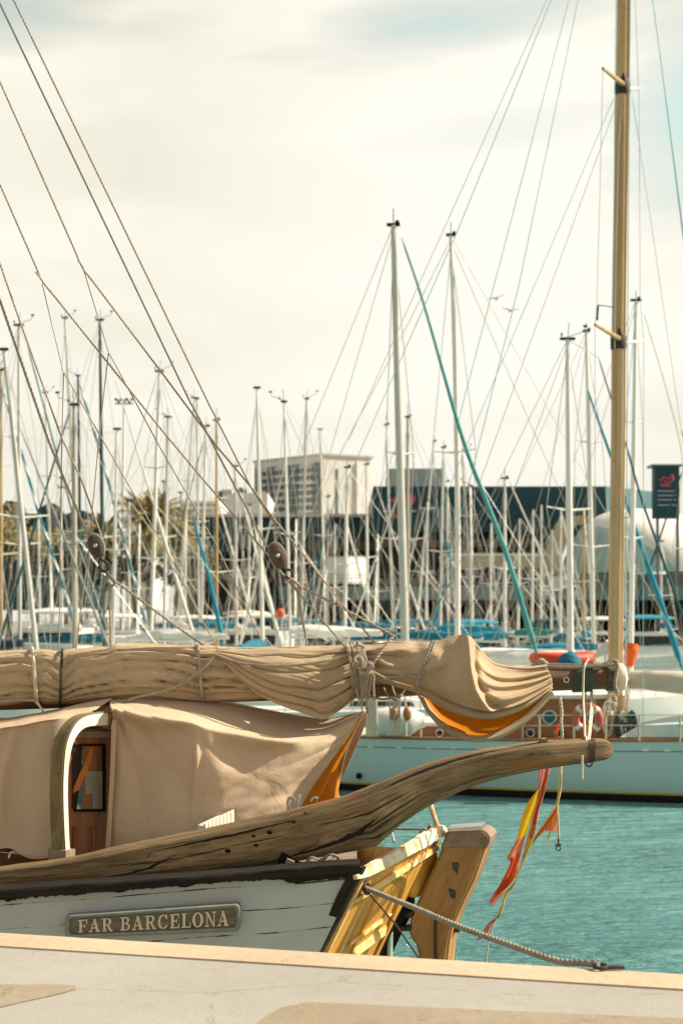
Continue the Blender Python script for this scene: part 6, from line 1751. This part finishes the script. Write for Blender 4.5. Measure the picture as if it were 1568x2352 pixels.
# tan upper-deck boat moored beyond
eb = thing('excursion_boat', 'large beige excursion boat with open upper decks moored behind the masts', 'excursion boat', (P(1150, 1400, 126).x, 126, 0))
bm = B(); wallbox(bm, 1030, 1250, 1345, 1478, 126, 6); obj('hull', bm, MT['white'], eb)
bm = B(); wallbox(bm, 1040, 1232, 1318, 1345, 126.5, 5); obj('lower_windows', bm, BDK, eb)
bm = B(); wallbox(bm, 1025, 1245, 1276, 1303, 125.6, 6.6); obj('upper_deck', bm, TAN, eb)
bm = B(); wallbox(bm, 1020, 1252, 1271, 1276.5, 125.4, 7); obj('roof', bm, WHT, eb)
for k in range(12):
    bm = B(); x = 1034+k*18; wallbox(bm, x, x+2.2, 1302, 1346, 125.7, .1); obj('post', bm, WHT, eb)
bm = B(); wallbox(bm, 1262, 1304, 1325, 1346, 124.5, 3); o_ = obj('locker', bm, WHT, eb)
# beige stair ramp
rp = thing('access_ramp', 'tan curved ramp rising to the dark building left of the dome tent', 'ramp', (P(1290, 1400, 136).x, 136, gz()))
bm = B(); prism(bm, [P(x, y, 136) for x, y in spl([(1246, 1345), (1256, 1285), (1276, 1225), (1292, 1196), (1318, 1186), (1350, 1184), (1350, 1198), (1326, 1206), (1310, 1226), (1296, 1262), (1280, 1300), (1270, 1345)], 44)], (0, 4, 0)); obj('ramp', bm, TAN, rp)
# dome tent
dt = thing('dome_tent', 'large rounded white tent with its shaded left side coloured pale aqua at the right', 'tent', (P(1460, 1320, 132).x, 138, gz()))
bm = B(); prof_ = spl([(1288, 1322), (1296, 1290), (1318, 1240), (1350, 1200), (1390, 1178), (1440, 1171), (1500, 1172), (1555, 1186), (1610, 1215), (1660, 1262), (1690, 1322)], 40)
r0 = [P(x, y, 132) for x, y in prof_]; r1 = [p+Vector((2.0, 26, 0)) for p in r0]
c0 = P(1490, 1322, 145); r0 = [P(x, y, 145) for x, y in prof_]
rows = []
for k in range(-8, 13):
    a_ = math.pi/2*k/12.0
    rows.append([Vector((c0.x+(p.x-c0.x)*math.cos(a_), 145-12.5*math.sin(a_), c0.z+(p.z-c0.z)*math.cos(a_)**.8)) for p in r0])
V, fs = grid(bm, rows, lambda i, j: (i*.3, j*.2)); n_ = len(r0)-1
for q, f in enumerate(fs):
    if q % n_ < 9: f.material_index = 1  # leftmost panels pale aqua: the dome's shaded side put into the colour
bmesh.ops.recalc_face_normals(bm, faces=bm.faces[:])
obj('roof', bm, [WHT, M('aqua_tent_shade', (.40, .58, .57), (.36, .53, .52), .3, .6)], dt)
bm = B(); wallbox(bm, 1284, 1700, 1320, 1470, 131.5, 28); obj('base', bm, DECKG, dt, smooth=False)
# sign totem at right
tt = thing('sign_tower', 'tall dark sign tower with a red emblem at the right picture edge', 'sign', (P(1535, 1400, 127).x, 127, gz()))
bm = B(); wallbox(bm, 1503, 1560, 1070, 1190, 127, 1.2); obj('panel', bm, BT, tt, smooth=False)
bm = B(); wallbox(bm, 1496, 1566, 1066, 1071, 126.6, 2); obj('cap', bm, BT2, tt, smooth=False)
bm = B()
for x in (1508, 1554): wallbox(bm, x, x+5, 1190, 1474, 127.4, .4)
obj('post', bm, DECKG, tt, smooth=False)
ex = thing('warehouse', 'pale long warehouse beyond the right picture edge', 'building', (P(2300, 1400, 165).x, 165, gz()))
bm = B(); wallbox(bm, 1760, 3300, 1190, 1474, 165, 25); obj('wall', bm, CON, ex, smooth=False)
bm = B(); wallbox(bm, 1740, 3320, 1180, 1190, 164, 27); obj('roof', bm, BT2, ex, smooth=False)
bm = B()
tube(bm, [P(*p, 126.85) for p in spl([(1516, 1106), (1524, 1096), (1536, 1100), (1541, 1090), (1545, 1100), (1536, 1108), (1524, 1104)], 24)], .10, 6)
box(bm, P(1528, 1114, 126.9), (.9, .06, .22)); obj('emblem', bm, PINK, tt)
bm = B()
for y in (1128, 1138, 1148, 1160): box(bm, P(1531, y, 126.95), (1.7, .05, .10))
obj('lettering', bm, GREYW, tt)
# floodlight pole and lamp posts
fl = thing('floodlight_mast', 'tall floodlight mast with a double row of lamps rising over the palm tree', 'floodlight', (P(280, 1400, 190).x, 190, gz()))
bm = B(); tube(bm, [Vector((P(279, 1400, 190).x, 190, 1.3)), P(285, 925, 190)], [.28, .14], 10); obj('pole', bm, MT['alupale'], fl)
bm = B(); box(bm, P(285, 927, 190), (2.5, .2, .16)); box(bm, P(281, 919, 190), (1.9, .2, .16)); obj('crossbar', bm, MT['aluminium'], fl)
for k in range(7):
    bm = B(); box(bm, P(266+k*6.2, 924 if k % 2 else 917, 189.7), (.30, .25, .34), bev=.04); obj('lamp', bm, MT['black'], fl)
for i, (x, y, lb) in enumerate(((376, 1106, 'thin lamp post between the palm crown and the white mast in front of it'), (415, 1132, 'short lamp post at the left end of the low hall roof'), (141, 1098, 'thin lamp post above the blue roof hall'))):
    t_ = thing('street_lamp', lb, 'street lamp', (P(x, 1400, 150).x, 150, gz()), 0, 'thin lamp posts on the far quay')
    bm = B(); tube(bm, [Vector((P(x, 1400, 150).x, 150, 1.3)), P(x, y, 150)], [.10, .06], 8); obj('post', bm, MT['black'], t_)
    bm = B(); ball(bm, P(x, y-1, 150), .24, 1.3, 1, .6, 10, 6); obj('lamp_head', bm, MT['greysail'], t_)
# palms and trees
def leafmat(n, c, c2):
    return M(n, c, c2, 1.2, .7, coord='Object', lo=.4, hi=.62)
PL = leafmat('palm_frond_green', (.17, .16, .06), (.42, .31, .11)); TR_ = leafmat('olive_foliage', (.16, .14, .05), (.32, .25, .10)); TR2 = leafmat('dark_foliage', (.05, .065, .035), (.11, .105, .05))
BK = M('palm_trunk', (.16, .12, .08), (.10, .075, .05), 4, .9, bump=.4)
def palm(label, x, y, d, r, seed):
    rnd = random.Random(seed); c = P(x, y, d)
    R = thing('palm_tree', label, 'palm tree', (c.x, d, gz()), 0, 'palm trees on the far quay')
    bm = B(); hts = [Vector((c.x+.15*math.sin(k), d, 1.3+(c.z-1.3)*k/12)) for k in range(13)]
    tube(bm, hts, [.34-.008*k+.03*(k % 2) for k in range(13)], 10); obj('trunk', bm, BK, R)
    bm = B()
    for k in range(84):
        az = rnd.uniform(0, 2*math.pi); el = rnd.uniform(-.75, 1.35); ln = r*rnd.uniform(.8, 1.1)
        dr = Vector((math.cos(az)*math.cos(el), math.sin(az)*math.cos(el), math.sin(el)))
        pts = []; p = c.copy(); v = dr.copy()
        for q in range(12):
            pts.append(p.copy()); p += v*ln/11; v += Vector((0, 0, -.13)); v.normalize()
        side = dr.cross(Vector((0, 0, 1)))
        side = side.normalized() if side.length > .01 else Vector((1, 0, 0))
        for q in range(1, 12):
            t = q/11; w = ln*.20*math.sin(math.pi*min(t*.92+.1, 1))**.6+.06
            tang = (pts[q]-pts[q-1]).normalized()
            for sd in (1, -1):
                for hh in (0, .5):
                    b0 = pts[q-1].lerp(pts[q], hh); tip = b0+side*sd*w*rnd.uniform(.8, 1.1)+tang*w*.7+Vector((0, 0, -w*rnd.uniform(.25, .6)))
                    a_ = b0+tang*.20; bm.faces.new([bm.verts.new(b0), bm.verts.new(a_), bm.verts.new(tip)])
        tube(bm, pts, .03, 3, cap=False)
    obj('crown', bm, PL, R, smooth=False)
palm('big palm tree with drooping golden-green fronds beside the floodlight mast', 345, 1208, 132, 4.6, 1)
palm('smaller palm tree partly hidden to the right of the big palm', 408, 1240, 140, 3.4, 2)
palm('palm tree left of the floodlight mast, its crown lower than the big palm', 238, 1235, 142, 3.0, 3)
def tree(label, x, y, d, rx, rz_, seed, mat=None, n=2600):
    rnd = random.Random(seed); c = P(x, y, d)
    R = thing('tree', label, 'tree', (c.x, d, gz()), 0, 'trees on the far quay')
    bm = B(); tube(bm, [Vector((c.x, d, 1.3)), Vector((c.x+.2, d, (c.z+1.3)/2)), c], [.3, .24, .12], 8)
    for k in range(6):
        a_ = k*1.05; tube(bm, [Vector((c.x, d, c.z-rz_*.6)), c+Vector((math.cos(a_)*rx*.6, math.sin(a_)*rx*.6, rz_*.3))], [.12, .04], 5)
    obj('trunk', bm, BK, R)
    bm = B(); cl = [Vector((rnd.gauss(0, .5), rnd.gauss(0, .5), rnd.gauss(0, .45))) for _ in range(16)]
    for k in range(n):
        q = rnd.choice(cl)+Vector((rnd.gauss(0, .2), rnd.gauss(0, .2), rnd.gauss(0, .17)))
        p = c+Vector((q.x*rx, q.y*rx, q.z*rz_)); s = rnd.uniform(.10, .24)
        u = Vector((rnd.gauss(0, 1), rnd.gauss(0, 1), rnd.gauss(0, 1))).normalized(); v = u.orthogonal().normalized()
        bm.faces.new([bm.verts.new(p+u*s), bm.verts.new(p+v*s*.6), bm.verts.new(p-u*s), bm.verts.new(p-v*s*.6)])
    obj('crown', bm, mat or TR_, R, smooth=False)
tree('olive green tree at the left picture edge under the blue roof', 20, 1232, 140, 2.6, 2.4, 1)
tree('olive tree between the first two masts at the left', 85, 1240, 143, 2.2, 1.9, 2)
tree('dark green tree behind the blue spiral furled sail at left', 150, 1262, 146, 2.3, 1.9, 3, TR2)
tree('dark tree below the dark green mast', 195, 1290, 134, 2.4, 2.0, 4, TR2)
tree('dark tree under the big palm tree', 305, 1305, 134, 2.2, 1.7, 5, TR2)
tree('dark bushy tree left of the low dark hall', 440, 1310, 134, 2.2, 1.8, 6, TR2)
tree('dark tree in front of the hall behind the varnished mast', 530, 1335, 135, 2.0, 1.5, 7, TR2)

# gulls
for (x, y, tilt, lb) in ((1140, 685, -.25, 'pale gull gliding with tilted wings, the left one of the two'), (1172, 713, .05, 'pale gull gliding level, lower and right of the other gull')):
    g = thing('gull', lb, 'gull', tuple(P(x, y, 60)), 0, 'gulls over the marina')
    c = P(x, y, 60); R3 = Matrix.Rotation(tilt, 3, 'Y'); bm = B()
    rws = []
    for k in range(15):
        t = (k-7)/7; ch = .11*(1-abs(t)**1.5)+.012; sp = .36*t; z = .07*math.sin(abs(t)*math.pi*.7)
        rws.append([c+R3 @ Vector((sp, -ch, z)), c+R3 @ Vector((sp, 0, z+.02)), c+R3 @ Vector((sp, ch, z-.005))])
    grid(bm, rws); tube(bm, [c+R3 @ Vector((0, y_, 0)) for y_ in (-.22, -.14, 0, .16, .26)], [.01, .045, .06, .04, .03], 8)
    obj('body', bm, M('gull_grey', (.42, .41, .38), (.5, .48, .45), 8, .8), g)

# ------------------------------------------------------------------ light, sky, camera
SUN_AZ = math.radians(84)        # from +Y towards +X
SUN_EL = math.radians(39)
to_sun = Vector((math.sin(SUN_AZ)*math.cos(SUN_EL), math.cos(SUN_AZ)*math.cos(SUN_EL), math.sin(SUN_EL)))
sd = bpy.data.lights.new('sun', 'SUN'); sd.energy = 5.0; sd.angle = math.radians(.6); sd.color = (1.0, .89, .72)
so = bpy.data.objects.new('sun', sd); COL.objects.link(so); so.rotation_euler = (-to_sun).to_track_quat('-Z', 'Y').to_euler(); so.location = (30, -10, 40)

w = bpy.data.worlds.new('World'); sc.world = w; w.use_nodes = True
nt = w.node_tree; nt.nodes.clear(); t = NT(nt)
sky = t.n('ShaderNodeTexSky', sky_type='NISHITA'); sky.sun_disc = False; sky.sun_elevation = SUN_EL; sky.sun_rotation = SUN_AZ
sky.air_density = 1.0; sky.dust_density = 1.5; sky.ozone_density = 1.0
gen = t.n('ShaderNodeTexCoord').outputs['Generated']
nv = t.n('ShaderNodeVectorMath', operation='NORMALIZE'); t.l(gen, nv.inputs[0]); dirv_ = nv.outputs[0]
sx = t.n('ShaderNodeSeparateXYZ'); t.l(dirv_, sx.inputs[0])
# the clouds: thin streaky veil, thicker to the sunward side and low down, broken higher up
mp = t.map(dirv_, (1.3, 1.3, 5.5), (.2, .5, .1), (0, math.radians(-9), 0))
n1 = t.noise(mp, 2.6, 6, .52, .5)
n2 = t.noise(t.map(dirv_, (1.6, 1.6, 7), (4.1, 2.2, 1.4), (0, math.radians(-7), 0)), 2.2, 5, .5, .3)
bright = t.mix(t.ramp(n2, .36, .66), (.560, .535, .455), (.645, .628, .55))
def lobe(x, y, w0, w1):
    v = Vector(((x-CX)/F, 1, (YH-y)/F)).normalized()
    dt_ = t.n('ShaderNodeVectorMath', operation='DOT_PRODUCT'); t.l(dirv_, dt_.inputs[0]); dt_.inputs[1].default_value = v
    return t.ramp(dt_.outputs['Value'], math.cos(math.radians(w0)), math.cos(math.radians(w1)))
# clear streaks between the clouds: flat, wind-drawn, with torn edges
yy_ = t.math('MAXIMUM', sx.outputs[1], .2)
U_ = t.math('DIVIDE', sx.outputs[0], yy_); V_ = t.math('DIVIDE', sx.outputs[2], yy_)
tear = t.noise(t.map(dirv_, (5, 5, 26), (.7, .2, .9), (0, math.radians(-12), 0)), 1.0, 6, .58, .4)
def streak(x, y, wx, wy, k, slope=0.0):
    du = t.math('SUBTRACT', U_, (x-CX)/F)
    dv = t.math('SUBTRACT', t.math('SUBTRACT', V_, (YH-y)/F), t.math('MULTIPLY', du, slope))
    r2 = t.math('ADD', t.math('POWER', t.math('ABSOLUTE', t.math('DIVIDE', du, wx/F)), 2.0), t.math('POWER', t.math('ABSOLUTE', t.math('DIVIDE', dv, wy/F)), 2.0))
    q = t.math('ADD', t.math('SQRT', r2), t.math('MULTIPLY', t.math('SUBTRACT', tear, .5), 2.4))
    front = t.math('GREATER_THAN', sx.outputs[1], .2)
    return t.math('MULTIPLY', t.math('MULTIPLY', t.ramp(q, .15, 1.25, 1, 0), k), front)
gap = streak(-20, -10, 330, 170, .7, .1)
for a_ in ((1010, 40, 400, 95, .5, .22), (1600, 220, 170, 300, .6, .3), (1240, -60, 300, 60, .5, .1), (330, 60, 260, 40, .2, .1), (1150, 300, 300, 45, .12, .15)):
    gap = t.math('MAXIMUM', gap, streak(*a_))
elev = t.ramp(sx.outputs[2], .40, .8)           # open sky overhead
back = t.ramp(sx.outputs[1], .35, -.5)          # and away from the sun
clear = t.math('MAXIMUM', gap, t.math('MAXIMUM', t.math('MULTIPLY', elev, .85), t.math('MULTIPLY', back, .95)))
clear = t.math('MAXIMUM', gap, t.math('MULTIPLY', clear, t.ramp(n1, .30, .62, .25, 1.0), clamp=True))
glow = lobe(1100, 500, 13, 1)
cloud = t.mix(t.math('MULTIPLY', glow, .8), bright, (.66, .65, .59))
skyc = t.mix(1.0, sky.outputs[0], t.mix(gap, (1.32, .98, .66), (1.85, 2.6, 1.75)), 'MULTIPLY')
b0 = t.n('ShaderNodeBackground'); t.l(skyc, b0.inputs[0]); b0.inputs[1].default_value = .08
b1_ = t.n('ShaderNodeBackground'); t.l(cloud, b1_.inputs[0]); b1_.inputs[1].default_value = 1.0
mx = t.n('ShaderNodeMixShader'); t.l(clear, mx.inputs[0]); t.l(b1_.outputs[0], mx.inputs[1]); t.l(b0.outputs[0], mx.inputs[2])
ow = t.n('ShaderNodeOutputWorld'); t.l(mx.outputs[0], ow.inputs[0])

cd = bpy.data.cameras.new('camera'); co = bpy.data.objects.new('camera', cd); COL.objects.link(co)
co.location = (0, 0, ZC); co.rotation_euler = (math.radians(90), 0, 0)
cd.sensor_fit = 'HORIZONTAL'; cd.sensor_width = 24.0; cd.lens = F/1568*24.0
cd.shift_y = (YH-1176)/1568.0; cd.clip_start = .1; cd.clip_end = 3000
cd.dof.use_dof = True; cd.dof.focus_distance = 9.9; cd.dof.aperture_fstop = 2.5
sc.camera = co
sc.view_settings.view_transform = 'Standard'; sc.view_settings.look = 'None'; sc.view_settings.exposure = .66; sc.view_settings.gamma = 1
sc.cycles.max_bounces = 6; sc.cycles.transparent_max_bounces = 8
try: sc.cycles.use_denoising = True
except Exception: pass
